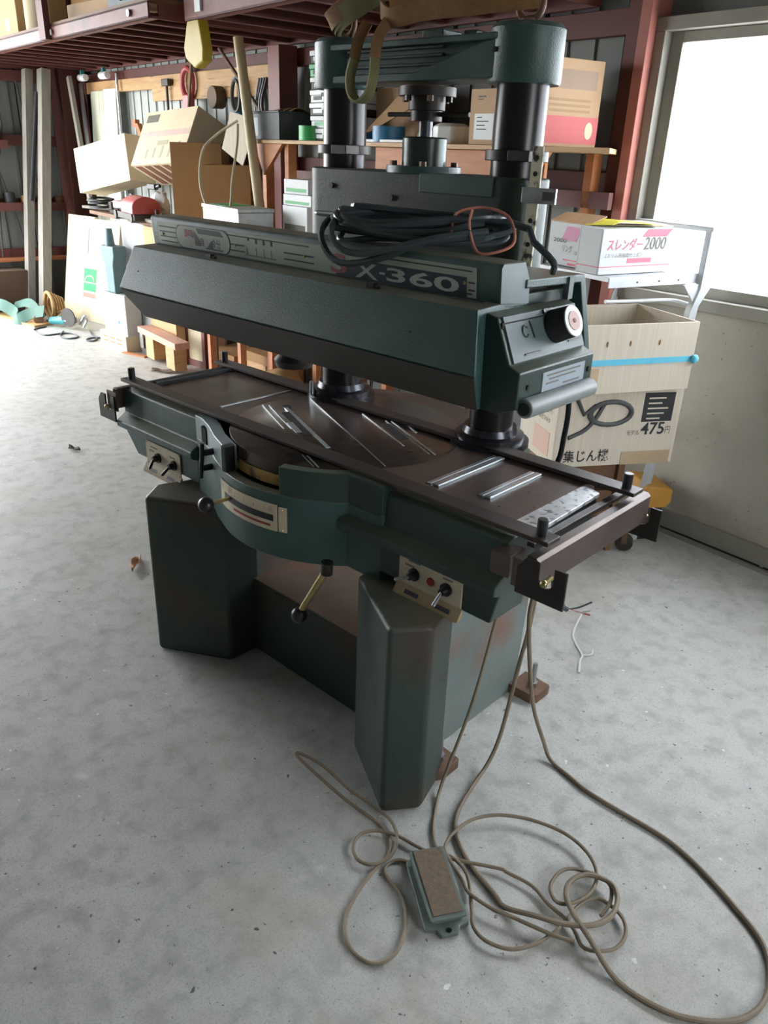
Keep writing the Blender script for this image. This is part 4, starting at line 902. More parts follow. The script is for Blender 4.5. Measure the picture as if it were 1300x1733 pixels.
rb = carton('red_band_carton', 'tall tan carton with a red band and round emblem on the shelf end', -.846, -.475, 1.6435, .305, .27, .325, 80, CARDTAN)
decal(0, .305, .012, .115, 0, mat('red_band', '#cf6d6d', None, 5, .7), rb, 'red_band')
MB().lathe([(0, 0), (.022, 0), (.022, .001), (0, .001)], (0, 0), 24).build('round_emblem', CARDL, rb, M=Matrix.Translation((.255, -.0014, .064)) @ Matrix.Rotation(math.pi/2, 4, 'X') @ Matrix.Diagonal((1, 1.5, 1, 1)))
decal(.06, .275, .215, .285, 0, mat('grey_print_block', '#a58c78', None, 5, .7), rb, 'print_block')
for k in range(3): decal(.03, .25, .13+.02*k, .14+.02*k, 0, mat('faint_print', '#a98a64', None, 5, .7), rb, 'print_line')
lbx = carton('label_carton', 'tan carton with a white shipping label on the shelf behind the lift screw', -1.319, -.42, 1.6435, .191, .25, .224, 2, CARDTAN)
lbs = decal(.03, .145, .02, .125, 0, WHITEP, lbx, 'shipping_label')
for k, w in enumerate((.03, .07, .05, .06)): decal(.045, .045+w, .108-.016*k, .112-.016*k, -.0012, INK, lbs, 'label_line', .0005)
decal(.045, .09, .19, .196, 0, PRINTG, lbx, 'print_line'); decal(.045, .075, .18, .184, 0, PRINTG, lbx, 'print_line')
lc = rthing('leaning_carton', 'folded brown carton leaning over the blue tape behind the machine', 'box', -2.28, -.3, 1.6435, 0, None)
MB().box(0, .42, .10, .11, 0, .27).build('carton_back', CARDTAN, lc); MB().prism([(.0, .02), (.46, .17), (.46, .25), (.40, .26)], -.02, -.012, 'y').build('torn_flap', CARDB, lc); MB().box(.42, .62, .02, .03, .14, .30).build('side_flap', CARDTAN, lc)
def tape(name, label, u, v, z, r, h, m):
    o = rthing(name, label, 'tape', u, v, z)
    MB().lathe([(r*.55, 0), (r, 0), (r, h), (r*.55, h), (r*.55, 0)], (0, 0), 28).build('tape_roll', m, o); return o
tape('tape_roll', 'green adhesive tape roll on the shelf beside the black crate', -2.62, -.40, 1.6435, .075, .075, GREENP)
tape('tape_roll', 'blue adhesive tape roll on the shelf behind the machine', -1.97, -.36, 1.6435, .085, .075, BLUEP)
tape('tape_roll', 'dark blue tape roll half hidden by the left column', -2.17, -.33, 1.6435, .08, .045, mat('dark_blue_tape', '#27506e', '#2f5b7a', 8, .5))
wt = rthing('white_tub', 'white plastic tub on the shelf left of the labelled carton', 'tub', -1.53, -.33, 1.6435)
MB().lathe([(0, 0), (.075, 0), (.09, .03), (.09, .075), (.06, .09), (0, .09)], (0, 0), 8).build('tub_body', WHITEP, wt, .004)
yg = rthing('lime_cap', 'small lime green plastic cap on the shelf by the lift screw', 'cap', -1.73, -.33, 1.6435)
MB().lathe([(0, 0), (.03, 0), (.034, .03), (.02, .065), (0, .07)], (0, 0), 16).build('cap_body', mat('lime_plastic', '#9ac23a', '#aad04a', 8, .4), yg)
of = rthing('timber_offcut', 'orange timber offcut lying by the white tub', 'offcut', -1.62, -.25, 1.6435, 20)
MB().prism([(0, 0), (.10, 0), (.10, .05), (.03, .085)], 0, .04, 'y').build('offcut_body', WOOD, of, .002)
wst = rthing('white_board', 'white plastic board lying along the shelf front edge', 'board', -2.25, -.44, 1.6435)
MB().box(0, .55, 0, .10, 0, .012).build('board_sheet', WHITEP, wst, .001)
bc = rthing('plastic_crate', 'black open plastic crate with cardboard dividers on the shelf left end', 'crate', -3.25, -.43, 1.6435, -3)
bcw = .36; bcd = .30; bch = .15
MB().box(0, bcw, 0, .006, 0, bch).box(0, bcw, bcd-.006, bcd, 0, bch).box(0, .006, .006, bcd-.006, 0, bch).box(bcw-.006, bcw, .006, bcd-.006, 0, bch).box(.006, bcw-.006, .006, bcd-.006, 0, .006).build('crate_shell', BLACKC, bc, .002)
MB().tube([(-.004, -.004, bch), (bcw+.004, -.004, bch), (bcw+.004, bcd+.004, bch), (-.004, bcd+.004, bch)], .006, 8, True, 1).build('crate_rim', BLACKC, bc)
for k in range(3): MB().strap([(.06+.09*k, .05, .10), (.10+.09*k, .15, .175), (.13+.09*k, .26, .13)], .2, .004, (1, -.3, 0)).build('divider', CARDB, bc)
decal(.02, .10, .02, .12, 0, mat('grey_label', '#8e959a', None, 5, .6), bc, 'front_label')
# stack of cases on the shelf next to the column
mats_c = [(BLACKC, WHITEP), (WHITEP, GREENP), (BLACKC, WHITEP), (WHITEP, BLACKC), (BLACKC, WHITEP), (GREENP, BLACKC), (BLACKC, WHITEP)]
desc = ['dark grey case, lowest of the case stack on the shelf', 'white case second from the bottom of the stack on the shelf', 'dark case third from the bottom of the stack on the shelf', 'pale case in the middle of the stack on the shelf', 'dark case third from the top of the stack on the shelf', 'green case second from the top of the stack on the shelf', 'white-banded case topmost of the stack on the shelf']
z = 1.6435
for k, (m1, m2) in enumerate(mats_c):
    hh = .062; c = rthing('parts_case', desc[k], 'case', -2.60+.006*math.sin(k*2.1), -.42, z, 4*math.sin(k*1.7), 'cases stacked on the shelf')
    MB().box(0, .30, 0, .28, 0, hh*.6).build('case_base', m1, c, .004); MB().box(-.005, .305, -.005, .285, hh*.6, hh).build('case_lid', m1 if k % 2 else m2, c, .004)
    decal(.03, .12, .012, .032, 0, m2, c, 'case_label')
    MB().box(.13, .18, -.012, -.004, hh*.45, hh*.75).build('case_latch', m2, c, .002); z += hh+.002
# white-green boxes below the shelf
us = rthing('under_shelf', 'low plank shelf on posts under the long shelf holding white cartons', 'shelf', -2.78, -.55, 0)
MB().box(0, .42, 0, .4, 1.10, 1.12).build('plank', WOODO, us, .002)
for x in (.0, .38): 
    for y in (.0, .36): MB().box(x, x+.04, y, y+.04, 0, 1.10).build('post', WOODO, us)
for k, (w, h, lab, m) in enumerate(((.26, .17, 'large white carton, lowest of three beside the left column', WHITEP), (.27, .06, 'flat white carton with a green edge between two others', WHITEP), (.22, .08, 'small white and green carton on top of the under-shelf pile', WHITEP))):
    z0 = 1.1215+(0, .172, .234)[k]
    c = carton('small_carton', lab, -2.74+.01*k, -.53, z0, w, .3, h, 3*k, m, group=None)
    decal(.02, w-.02, h*.15, h*.4, 0, GREENP if k else PRINTG, c, 'print_band')

# ================================================================== the heap along the left of the back wall
# ---- supporting trestle and cartons
tr = rthing('junk_bench', 'rough timber bench piled with tools and cartons beside the tilted boxes', 'bench', -5.78, -.60, 0)
MB().box(0, 1.58, 0, .53, 1.02, 1.05).build('bench_top', WOODD, tr, .003)
for x in (.02, .62, 1.50):
    for y in (.30, .48): MB().box(x, x+.06, y, y+.05, 0, 1.02).build('bench_leg', WOODD, tr, .003)
fc = rthing('flat_cardboard', 'flat folded cardboard with a green emblem leaning upright on the floor', 'cardboard', -6.66, -.659, 0, 14.6, None, -11.5)
MB().box(0, .42, 0, .05, 0, .966).build('front_sheet', CARDL, fc, .003); MB().box(.42, .808, 0, .05, 0, .95).build('front_sheet', CARDL, fc, .003); MB().box(.02, .80, .05, .09, .01, .93).build('back_sheet', CARD, fc, .003)
decal(.30, .50, .28, .49, 0, PRINTGR, fc, 'green_emblem')
MB().tube([(.40+.07*math.cos(t), -.002, .375+.05*math.sin(t)) for t in [math.pi*i/10 for i in range(11)]], .006, 6, False, 1).build('emblem_arch', CARDL, fc)
decal(.30, .50, .355, .364, -.0012, CARDL, fc, 'emblem_line', .0006); decal(.30, .50, .22, .262, 0, PRINTR, fc, 'red_strip')
decal(.335, .352, .62, .86, 0, PRINTG, fc, 'printed_line')
wc2 = carton('tall_white_carton', 'tall white carton standing between the leaning cardboard and the machine', -5.05, -.62, .0, .36, .28, 1.0, 10, CARDW, flaps=(('front', .05, -100),))
MB().sphere((.10, .002, .72), .035, 12, (1, .15, 1)).build('torn_hole', CARDB, wc2)
decal(.0, .30, .0, .05, 0, mat('dark_base_print', '#5c5148', None, 5, .7), wc2)
decal(.04, .26, .10, .2, 0, mat('pale_blue_print', '#c5d6de', None, 5, .7), wc2)
tcn = carton('tall_tan_carton', 'tall tan carton behind the machine nameplate left end', -4.66, -.60, .0, .42, .33, 1.015, 3, CARD)
sb = carton('slatted_box', 'small pale wooden box with slots on the floor left of the dolly', -5.24, -.82, 0, .42, .17, .13, 8, CARDL)
for k in range(3): decal(.05+.11*k, .13+.11*k, .05, .06, 0, CARDB, sb, 'slot'); decal(.05+.11*k, .13+.11*k, .085, .095, 0, CARDB, sb, 'slot')
# ---- tilted cartons
lit = carton('bright_carton', 'large plain pale carton tilted on the bench, brightest box of the heap', -5.966, -.597, 1.175, .716, .26, .364, 14.9, CARDL, tip=-5.5, roll=-11.1)
prb = carton('printed_carton', 'pale carton with printed lines and a pink band tilted above the heap', -4.879, -.56, 1.434, .672, .30, .428, 6.8, CARDL, tip=-27.9, roll=-4.5, flaps=())
decal(.02, .655, .22, .265, 0, mat('pink_band', '#c9a79c', '#d6bdb2', 12, .7), prb, 'pink_band'); decal(.04, .20, .34, .40, 0, PRINTG, prb, 'printed_block')
for k in range(5): decal(.16+.10*k, .185+.10*k, .05, .12+.012*k, 0, mat('pale_grey_print', '#b5a992', None, 5, .7), prb, 'printed_line')
decal(.28, .42, .15, .185, 0, _M['pale_grey_print'], prb, 'printed_block')
for k in range(5): MB().box(.04+.12*k, .12+.12*k, .02, .28, -.002, 0).build('bottom_stripe', mat('stripe_brown', '#8a5f4a', None, 5, .7), prb)
dk = carton('brown_carton', 'large brown carton standing open behind the printed carton', -4.14, -.57, 1.052, .36, .34, .56, 52, CARDB, open_top=True)
dk2 = carton('brown_carton', 'dark brown carton between the open brown carton and the bamboo pole', -3.72, -.56, .70, .34, .30, .78, 48, CARDB, open_top=True)
cs = rthing('carton_stand', 'timber trestle under the dark brown carton', 'trestle', -3.72, -.56, 0, 48)
MB().box(0, .34, 0, .30, .67, .698).build('trestle_top', WOODD, cs)
for x in (.0, .29):
    for y in (.0, .25): MB().box(x, x+.05, y, y+.05, 0, .67).build('trestle_leg', WOODD, cs)
sheet = rthing('loose_flap', 'pale loose cardboard flap sticking up beside the bamboo pole', 'cardboard', -3.66, -.42, 1.482, 12)
MB().prism([(0, .10), (.20, .0), (.30, .18), (.22, .30), (.10, .32)], 0, .006, 'y').build('flap_sheet', CARDG, sheet)
# ---- things on the bench
rt = rthing('red_tool', 'red and pink domed power tool on the bench in front of the tilted boxes', 'power tool', -5.05, -.56, 1.052, -5)
prof = [(-.11, 0), (-.11, .05)]+[(.11*math.cos(math.pi-math.pi*i/10), .05+.075*math.sin(math.pi*i/10)) for i in range(1, 10)]+[(.11, .05), (.11, 0)]
MB().prism([(p_[0], p_[1]+.05) for p_ in prof], .22, .50, 'x').build('motor_hood', PINKT, rt, .006); MB().box(-.05, .24, -.09, .09, .07, .12).build('front_guard', mat('pink_guard', '#c98088', '#d29aa0', 6, .4), rt, .01)
MB().box(-.02, .50, -.10, .10, 0, .05).build('tool_base', DARKIRON, rt, .008); MB().tube([(.12, 0, .11), (.13, 0, .165), (.20, 0, .165), (.21, 0, .11)], .012, 8).build('carry_handle', DARKIRON, rt)
for x in (.05, .44): MB().cyl((x, -.11, .02), (x, .11, .02), .035, n=16).build('tool_wheel', DARKIRON, rt, .003)
wbg = rthing('white_bag', 'crumpled white plastic bag behind the red tool', 'bag', -4.62, -.45, 1.052, 20)
b = MB().sphere((0, 0, .10), .10, 14, (.8, .6, 1.1)); rr_ = random.Random(4); b.v = [(x+rr_.uniform(-.015, .015), y+rr_.uniform(-.015, .015), max(0, z+rr_.uniform(-.015, .015))) for x, y, z in b.v]; b.build('bag_body', WHITEP, wbg)
bt = rthing('black_trigger', 'small black plastic nozzle lying on the white bag', 'nozzle', -4.64, -.50, 1.275, 10)
MB().box(-.05, .05, -.02, .02, 0, .04).cyl((.05, 0, .02), (.10, 0, .03), .014, n=10).build('nozzle_body', BLACK, bt, .006)
ht = tag(MB().tube([tuple(R(-5.72+.14*math.cos(t*1.0)*(1-.04*t/3)+.05*math.sin(t*.37), -.52+.08*math.sin(t)+.02*math.cos(t*.6), 1.062+.004*t)) for t in [i*.55 for i in range(44)]], .010, 6, False, 2).build('hose_tangle', BLACKC), 'tangle of dark hose on the bench left of the red tool', 'hose')
for k, (u, v, yaw, ln, lab, m) in enumerate(((-5.95, -.60, 20, .45, 'pale wooden slat sloping at the left end of the bench', WOODG), (-4.72, -.60, -8, .40, 'grey wooden slat on the bench right of the red tool', WOODG), (-4.60, -.53, 15, .42, 'brown wooden slat behind the red tool', WOODD))):
    o = rthing('wood_slat', lab, 'slat', u, v, 1.0535, yaw); MB().box(0, ln, 0, .06, 0, .022).build('slat_body', m, o, .002)
for k, (u, lab) in enumerate(((-4.45, 'small dark iron clamp on the bench near the metal box'), (-5.35, 'dark iron clamp on the bench in front of the hose tangle'))):
    o = rthing('iron_clamp', lab, 'clamp', u, -.585, 1.0535, 30*k)
    MB().box(0, .14, 0, .025, 0, .03).box(0, .025, 0, .025, .03, .09).box(.10, .125, 0, .025, .03, .07).build('clamp_frame', DARKIRON, o, .003); MB().cyl((.112, .012, .06), (.19, .012, .06), .007, n=8).build('clamp_screw', STEEL, o)
bd = carton('dotted_carton', 'white carton with a blue dot under the blue-grey vise', -5.18, -.79, .132, .36, .14, .33, 8, CARDW)
MB().cyl((.24, 0, .10), (.24, -.0012, .10), .016, n=14).build('blue_dot', BLUEP, bd)
gw = rthing('bench_vise', 'blue-grey cast iron vise between the leaning cardboard and the machine hood', 'vise', -5.04, -.71, .4635, 8)
MB().prism([(-.05, 0), (.08, 0), (.085, .22), (.11, .30), (.11, .37), (-.10, .37), (-.10, .30), (-.055, .22)], -.06, .06, 'y').build('vise_body', BLUEG, gw, .012)
MB().cyl((-.0, -.02, .37), (-.0, -.02, .50), .04, .028, 14).build('vise_spindle', BLUEG, gw)
# galvanised box (in front of the bench, under the shelf end)
ms = rthing('box_trestle', 'plain timber trestle carrying the galvanised box behind the machine', 'trestle', -3.32, -.78, 0, -4)
MB().box(0, .52, 0, .26, 1.125, 1.152).build('trestle_top', WOODO, ms)
for x in (.0, .47):
    for y in (.0, .22): MB().box(x, x+.045, y, y+.04, 0, 1.125).build('trestle_leg', WOODO, ms)
mb_ = rthing('galvanised_box', 'galvanised metal box with a green and white lid behind the nameplate', 'box', -3.308, -.765, 1.1535, -4)
MB().box(0, .515, 0, .23, 0, .09).build('box_body', mat('galvanised', '#9aa3a3', '#b6bdbc', 30, .4, .6), mb_, .004); MB().box(-.006, .521, -.006, .236, .09, .112).build('box_lid', _M['galvanised'], mb_, .003); MB().box(.05, .28, .03, .2, .112, .1135).build('lid_label', GREENP, mb_)
# ---- lower floor items: dolly, red frame, stacked cartons
dl = rthing('plank_dolly', 'pinkish plank dolly with a caster wheel below the machine hood', 'dolly', -4.66, -.72, 0, -2)
MB().box(0, .74, 0, .12, .20, .25).build('deck_plank', PINKWOOD, dl, .004)
for x in (.10, .50): MB().box(x, x+.16, .02, .12, .02, .20).build('dolly_block', WOOD, dl, .004)
MB().cyl((.0, .04, .075), (.0, .08, .075), .075, n=20).build('caster_wheel', DARKIRON, dl, .004); MB().box(-.03, .03, .025, .035, .07, .20).box(-.03, .03, .085, .095, .07, .20).build('caster_fork', STEEL, dl)
rf = rthing('framed_board', 'dark red frame with a pale board standing below the machine hood', 'board', -4.267, -.507, 0, 11, None, 0)
MB().box(0, .04, 0, .05, 0, .30).box(.22, .26, 0, .05, 0, .30).box(.04, .22, 0, .05, 0, .05).build('frame_bars', BROWN, rf, .003); MB().box(.045, .215, .01, .03, .05, .30).build('pale_board', CARDL, rf)
for k, (u, v, w, h, lab) in enumerate(((-3.90, -.49, .36, .20, 'low brown drawer-like carton on the floor right of the red frame'), (-3.52, -.42, .36, .26, 'brown carton on the floor behind the left table end'),)):
    c = carton('floor_carton', lab, u, v, 0, w, .3, h, 4, CARDB)
    MB().box(.04, w-.04, -.006, 0, h*.35, h*.75).build('carton_panel', WOOD, c, .002); MB().box(w*.4, w*.6, -.016, -.006, h*.5, h*.6).build('pull', STEEL, c)
tx = rthing('brown_cloth', 'heap of brown cloth on the floor behind the left column foot', 'cloth', -2.55, -.75, 0, 0)
b = MB().sphere((0, 0, .10), .30, 20, (1, .7, .9)); b.v = [(x+.02*math.sin(9*y+5*z), y+.02*math.cos(11*x), max(0., z+.02*math.sin(13*x+7*y))) for x, y, z in b.v]; b.build('cloth_heap', mat('brown_sacking', '#8a6a40', '#a07e50', 8, .9), tx)
sp_ = rthing('scrap_plank', 'thin orange wood scrap on the floor by the dolly caster', 'scrap', -4.84, -.80, 0, 20)
MB().box(0, .26, 0, .05, 0, .012).build('scrap_body', WOODO, sp_, .002)
# ---- floor by the left wall
rc = rthing('rope_coil', 'coil of brown rope on the floor left of the leaning cardboard', 'rope', -6.42, -.88, 0)
b = MB()
for k in range(5): b.tube([(.13*math.cos(t)*(1-.12*k)+.01*math.sin(3*t+k), .02+.028*k, .145+.125*math.sin(t)*(1-.12*k)) for t in [2*math.pi*i/12 for i in range(12)]], .016, 7, True, 2)
b.build('rope_turns', ROPE, rc); MB().tube([(.12, .05, .10), (.2, .1, .12), (.22, .0, .06), (.16, -.05, .02)], .014, 7).build('rope_end', ROPE, rc)
ag = rthing('angle_grinder', 'teal electric angle grinder on the floor before the cardboard', 'power tool', -6.02, -.84, 0, 25)
MB().cyl((-.20, 0, .05), (.02, 0, .075), .035, .042, 16).build('grinder_body', TEAL, ag, .004); MB().cyl((.02, 0, .075), (.10, 0, .085), .042, .03, 16).build('gear_head', STEEL, ag)
MB().cyl((.06, -.03, .11), (.06, -.04, .11), .085, n=24).build('grinder_disc', DARKIRON, ag); MB().cyl((-.20, 0, .05), (-.26, 0, .04), .02, .008, 10).build('cord_sleeve', BLACK, ag)
MB().tube([(.12, .04, .04), (.16, .07, .12), (.22, .03, .10), (.20, 0, .03)], .012, 6).build('wire_guard', STEEL, ag)
cord('grinder_cord', 'thin grey cord looping on the floor in front of the teal grinder', [(x, y, .007) for x, y in [(-5.41, 1.74), (-5.23, 1.62), (-5.1, 1.63), (-5.12, 1.73), (-5.27, 1.75), (-5.33, 1.67), (-5.35, 1.54), (-5.54, 1.54), (-5.64, 1.58), (-5.69, 1.71)]], .007, CORDG)
cord('extension_cord', 'thin grey cord running along the floor towards the dolly', [(x, y, .007) for x, y in [(-5.30, 1.94), (-5.11, 1.86), (-4.95, 1.82), (-4.89, 1.74), (-4.95, 1.72), (-5.01, 1.78), (-4.97, 1.86), (-4.88, 1.88), (-4.74, 1.92), (-4.6, 2.0)]], .007, CORDG)
gs = rthing('green_strap', 'green webbing strap lying in loops at the far left floor edge', 'strap', -6.70, -1.18, 0)
MB().strap([(-.35, -.1, .04), (-.15, -.02, .12), (.05, .06, .06), (.25, .0, .03), (.35, .12, .10), (.5, .2, .14)], .11, .008, (0, .5, .85)).build('strap_run', GREENS, gs); MB().strap([(-.1, .1, .10), (.15, .18, .16), (.4, .2, .05)], .09, .008, (0, .6, .8)).build('strap_run', GREENS, gs)
lg = rthing('timber_offcut', 'short round log offcut lying beside the green strap', 'offcut', -6.55, -.98, 0, -12)
MB().cyl((-.28, 0, .055), (.28, .02, .055), .05, .045, 14).build('log_body', WOODD, lg, .004)
lb_ = rthing('floor_board', 'flat pale board lying on the floor under the green strap', 'board', -6.95, -1.3, 0, 15)
MB().box(0, .8, 0, .18, 0, .02).build('board_body', WOOD, lb_, .002)
# ---- tall timbers leaning at the left corner
def pole(name, label, a, c, r, m, n=10, cat='timber', square=False):
    A = R(*a); C = R(*c)
    if not square: o = MB().cyl(A, C, r, r*.9, n).build(name, m)
    else:
        d = (C-A).normalized(); s = RU*1.0; s = (s-d*s.dot(d)).normalized(); q = d.cross(s)
        vs = [tuple(Pp+s*(r*i)+q*(r*.6*j)) for Pp in (A, C) for i, j in ((-1, -1), (1, -1), (1, 1), (-1, 1))]
        o = MB().add(vs, [(3, 2, 1, 0), (4, 5, 6, 7), (0, 1, 5, 4), (1, 2, 6, 5), (2, 3, 7, 6), (3, 0, 4, 7)]).build(name, m, None, .003)
    return tag(o, label, cat)
pole('weathered_plank', 'tall grey weathered plank leaning at the left corner, front one of two', (-6.78, -.80, 0), (-6.995, -.441, 2.19), .07, WOODG, square=True)
pole('weathered_plank', 'tall grey weathered plank leaning at the left corner, rear one of two', (-7.05, -.86, 0), (-7.166, -.538, 2.19), .06, WOODG, square=True)
pole('black_strip', 'long black rubber strip hanging between the weathered planks', (-6.98, -.72, 1.05), (-7.03, -.52, 2.0), .022, BLACKMATT, cat='strip')
pole('aluminium_rail', 'bright aluminium rail leaning left of the white panels', (-6.72, -.20, 1.15), (-7.02, -.10, 2.10), .022, ALU, square=True, cat='rail')
pole('brown_batten', 'brown timber batten leaning beside the aluminium rail', (-6.55, -.30, 1.05), (-6.86, -.26, 2.14), .03, WOODG, square=True, cat='batten')
wp = rthing('cladding_sheet', 'pale ribbed panel leaning upright on the wall, left of two', 'panel', -6.80, -.20, 0, 0, None, -3)
for k in range(3): MB().box(.105*k, .10+.105*k, 0, .02, 0, 2.03).build('panel_rib', mat('cream_panel', '#b9b9a6', '#c6c6b4', 4, .5), wp, .004)
wp = rthing('cladding_sheet', 'white panel leaning upright on the wall, right of two', 'panel', -6.46, -.21, 0, 0, None, -3)
for k in range(2): MB().box(.15*k, .145+.15*k, 0, .02, 0, 2.04).build('panel_rib', mat('white_panel_paint', '#cfd0c4', '#d8d9ce', 4, .5), wp, .004)
pole('thin_conduit', 'thin bright conduit standing right of the white panels', (-5.98, -.18, 0), (-6.12, -.10, 2.15), .014, ALU, cat='conduit')
pole('bamboo_pole', 'long pale bamboo pole leaning beside the black crate', (-2.90, -.44, 0), (-3.24, -.505, 2.19), .034, BAMBOO, 16, 'pole')
ab = rthing('orange_bracket', 'small orange timber angle hanging before the wall near the white panels', 'bracket', -5.72, -.14, 1.62)
MB().box(0, .06, -.02, .02, .10, .16).build('bracket_arm', WOODO, ab); MB().prism([(.04, .13), (.10, .13), (.28, -.10), (.22, -.12)], -.02, .02, 'y').build('bracket_brace', WOODO, ab)
lh = tag(MB().tube([tuple(R(*q)) for q in ((-3.19, -.56, 1.74), (-3.31, -.64, 1.66), (-3.36, -.72, 1.56), (-3.33, -.76, 1.35), (-3.16, -.76, 1.17), (-3.02, -.74, 1.22), (-3.03, -.70, 1.42), (-3.10, -.62, 1.60), (-3.17, -.57, 1.72))], .008, 8).build('hanging_hose', mat('pale_hose', '#b5a88c', '#c2b699', 10, .6)), 'pale thin hose looped round the bamboo pole', 'hose')
ybag = rthing('yellow_bag', 'yellow plastic bag hanging from the loft edge', 'bag', -2.87, -.96, 2.0)
b = MB().prism([(-.10, .02), (.0, -.03), (.10, .0), (.11, .06), (.07, .20), (-.06, .20), (-.12, .07)], -.03, .03, 'y'); b.build('bag_body', YELLOW, ybag, .012); MB().tube([(-.02, 0, .20), (0, 0, .225), (.02, 0, .20)], .004, 6).build('bag_tie', YELLOW, ybag)
# ---- tools hanging on the wall rail
def hang(name, label, cat, u, z): return rthing(name, label, cat, u, -.10, z)
t = hang('red_clamp', 'red tool hanging on the wall rail above the printed carton', 'clamp', -4.75, 1.93)
MB().tube([(.09*math.cos(a), 0, .10+.10*math.sin(a)) for a in [2*math.pi*i/12 for i in range(12)]], .02, 8, True, 2).build('clamp_ring', PINKT, t); MB().box(-.05, .05, -.03, .03, -.12, .02).build('clamp_body', PINKT, t, .01)
t = hang('hammer', 'dark hammer hanging left of the red tool', 'hammer', -5.12, 1.72)
MB().cyl((0, 0, 0), (0, 0, .33), .012, n=8).build('hammer_handle', DARKIRON, t); MB().box(-.06, .06, -.02, .02, .30, .35).build('hammer_head', DARKIRON, t, .006)
t = hang('tape_bundle', 'brown round roll hanging right of the red tool', 'roll', -4.25, 1.92)
MB().cyl((-.03, -.05, 0), (-.03, .04, 0), .075, n=18).build('roll_body', mat('brown_roll', '#5c4a34', '#6c5840', 8, .7), t, .006)
t = hang('cable_loop', 'green and blue cable loop hanging next to the bamboo pole', 'cable', -3.98, 1.90)
for k, m in enumerate((GREENS, BLUEP, DARKIRON)): MB().tube([(.02*k+(.08-.012*k)*math.cos(a), -.02*k, .02+(.12-.012*k)*math.sin(a)) for a in [2*math.pi*i/12 for i in range(12)]], .012, 7, True, 2).build('loop_turn', m, t)
t = hang('cable_bunch', 'bunch of dark cables hanging right of the bamboo pole', 'cable', -3.62, 1.80)
for k in range(4): MB().tube([(.05*k-.06, -.01*k, .22), (.06*k-.12, -.02*k, .05), (.05*k-.05, -.02, -.15), (.05*k+.03, -.01, .0), (.03*k, 0, .2)], .012, 6).build('cable_turn', DARKIRON if k % 2 else CORDG, t)
for k, (u, m, lab) in enumerate(((-6.78, WHITEP, 'white lamp holder under the loft, left of two'), (-6.25, WHITEP, 'bright white lamp holder under the loft, right of two'))):
    t = rthing('lamp_holder', lab, 'lamp', u, -.16, 2.135); MB().cyl((-.08, 0, 0), (.08, 0, 0), .03, n=12).build('lamp_shell', m, t, .006); MB().box(-.015, .015, -.015, .015, .02, .062).build('lamp_stem', TEAL, t)
# ---- left wall shelf contents
lsh = rthing('wall_rack', 'brown steel wall rack on the left wall holding dark scrap', 'rack', UL+.06, -1.25, 0)
MB().box(0, .13, 0, 1.1, .97, 1.0).build('rack_shelf', BROWND, lsh, .003); MB().box(.12, .145, 0, 1.1, .94, 1.02).build('rack_edge', BROWND, lsh, .003); MB().box(0, .13, 0, .45, 1.53, 1.56).build('rack_shelf', BROWND, lsh, .003); MB().box(.12, .145, 0, .45, 1.50, 1.58).build('rack_edge', BROWND, lsh, .003)
MB().box(0, .13, 0, 1.1, .46, .49).build('rack_shelf', WOODO, lsh, .003)
rs = random.Random(11)
words = ['squat dark iron lump', 'low brown timber piece', 'dark round can', 'grey motor-like lump', 'small dark box', 'brown cloth lump', 'black tool case']
for k in range(7):
    v = -1.16+.16*k; h = rs.uniform(.07, .15); m = (DARKIRON, WOODD, BLACKC, CARDB)[k % 4]
    o = rthing('shelf_scrap', words[k]+' on the middle shelf of the left wall rack', 'scrap', UL+.125, v, 1.0015, rs.uniform(-20, 20))
    if k % 3 == 2: MB().lathe([(0, 0), (.05, 0), (.055, h*.8), (.04, h), (0, h)], (0, 0), 14).build('scrap_body', m, o)
    else: MB().prism([(-.05, 0), (.05, 0), (.055, h*.5), (.03, h), (-.04, h*.9), (-.055, h*.4)], -.05, .05, 'y').build('scrap_body', m, o, .01)
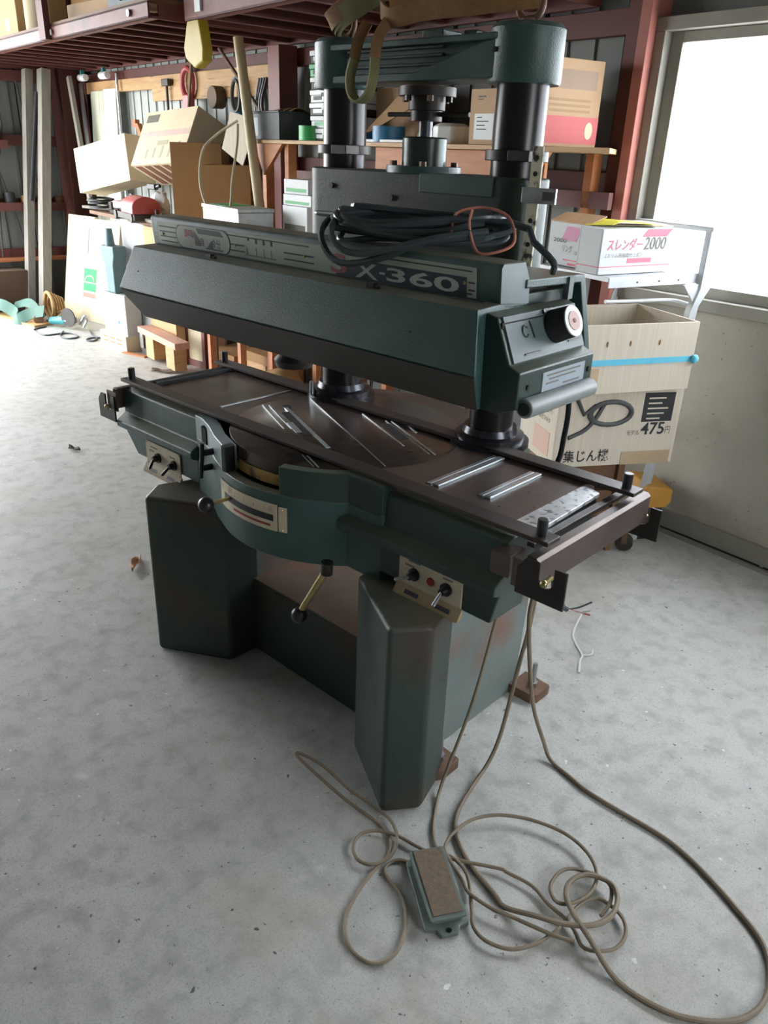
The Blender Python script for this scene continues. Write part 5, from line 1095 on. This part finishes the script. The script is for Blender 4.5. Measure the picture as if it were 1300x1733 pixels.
o = rthing('tool_case', 'dark case on the upper shelf of the left wall rack', 'case', UL+.125, -1.02, 1.5615, 0); MB().box(-.05, .05, -.15, .15, 0, .14).build('case_body', BLACKC, o, .02); MB().tube([(.05, -.05, .10), (.08, -.04, .11), (.08, .04, .11), (.05, .05, .10)], .008, 6).build('case_handle', BLACKC, o)
for k, (v, y1) in enumerate(((-1.05, .25), (-.62, .1), (-.85, -.1))):
    tag(MB().tube([tuple(R(UL+.10, v, 2.1)), tuple(R(UL+.11, v+.04, 1.7)), tuple(R(UL+.12, v+y1*.6, 1.3)), tuple(R(UL+.10, v+y1, .9)), tuple(R(UL+.10, v+y1*1.3, .5))], .009, 6).build('hanging_cable', DARKIRON), 'dark cable hanging down the left wall, %s' % ('leftmost one', 'one nearest the weathered planks', 'middle one')[k], 'cable')
o = carton('low_carton', 'dull brown carton on the floor under the left wall rack', UL+.10, -1.25, 0, .28, .4, .40, 0, mat('dull_carton', '#4a3a2c', '#564433', 4, .8))
# ---- cartons on the loft
def lofty(label, u, v, w, d, h, m, yaw=0): return carton('loft_carton', label, u, v, 2.2995, w, d, h, yaw, m)
c = lofty('tan carton with a blue mark on the loft at the far left', -6.2, -1.05, .50, .4, .5, CARD, 4); decal(.26, .34, .06, .14, 0, BLUEP, c, 'blue_mark')
lr = rthing('paper_roll', 'pale upright paper roll on the loft beside the tan carton', 'roll', -5.42, -.95, 2.2995); MB().cyl((0, 0, 0), (0, 0, .6), .09, n=20).build('roll_body', CARDL, lr, .004)
c = lofty('brown carton on the loft behind the upright', -5.25, -.75, .55, .4, .5, CARDB)
c = lofty('long tan carton on the loft near the end of the first bay', -4.65, -1.0, .62, .3, .12, CARDTAN, 6)
o = rthing('dark_case', 'dark blue-grey case on the loft at the end of the first bay', 'case', -3.95, -1.0, 2.2995, 4); MB().box(0, .5, 0, .35, 0, .14).build('case_body', mat('slate_case', '#4a5256', '#586065', 6, .5), o, .01); MB().tube([(.18, -.0, .07), (.19, -.03, .08), (.31, -.03, .08), (.32, 0, .07)], .007, 6).build('case_handle', BLACK, o)
o = rthing('white_sheet', 'white folded sheet on the loft at the far left edge', 'sheet', -6.75, -1.1, 2.2995, 5); MB().box(0, .5, 0, .35, 0, .03).build('sheet_fold', WHITEP, o, .006)
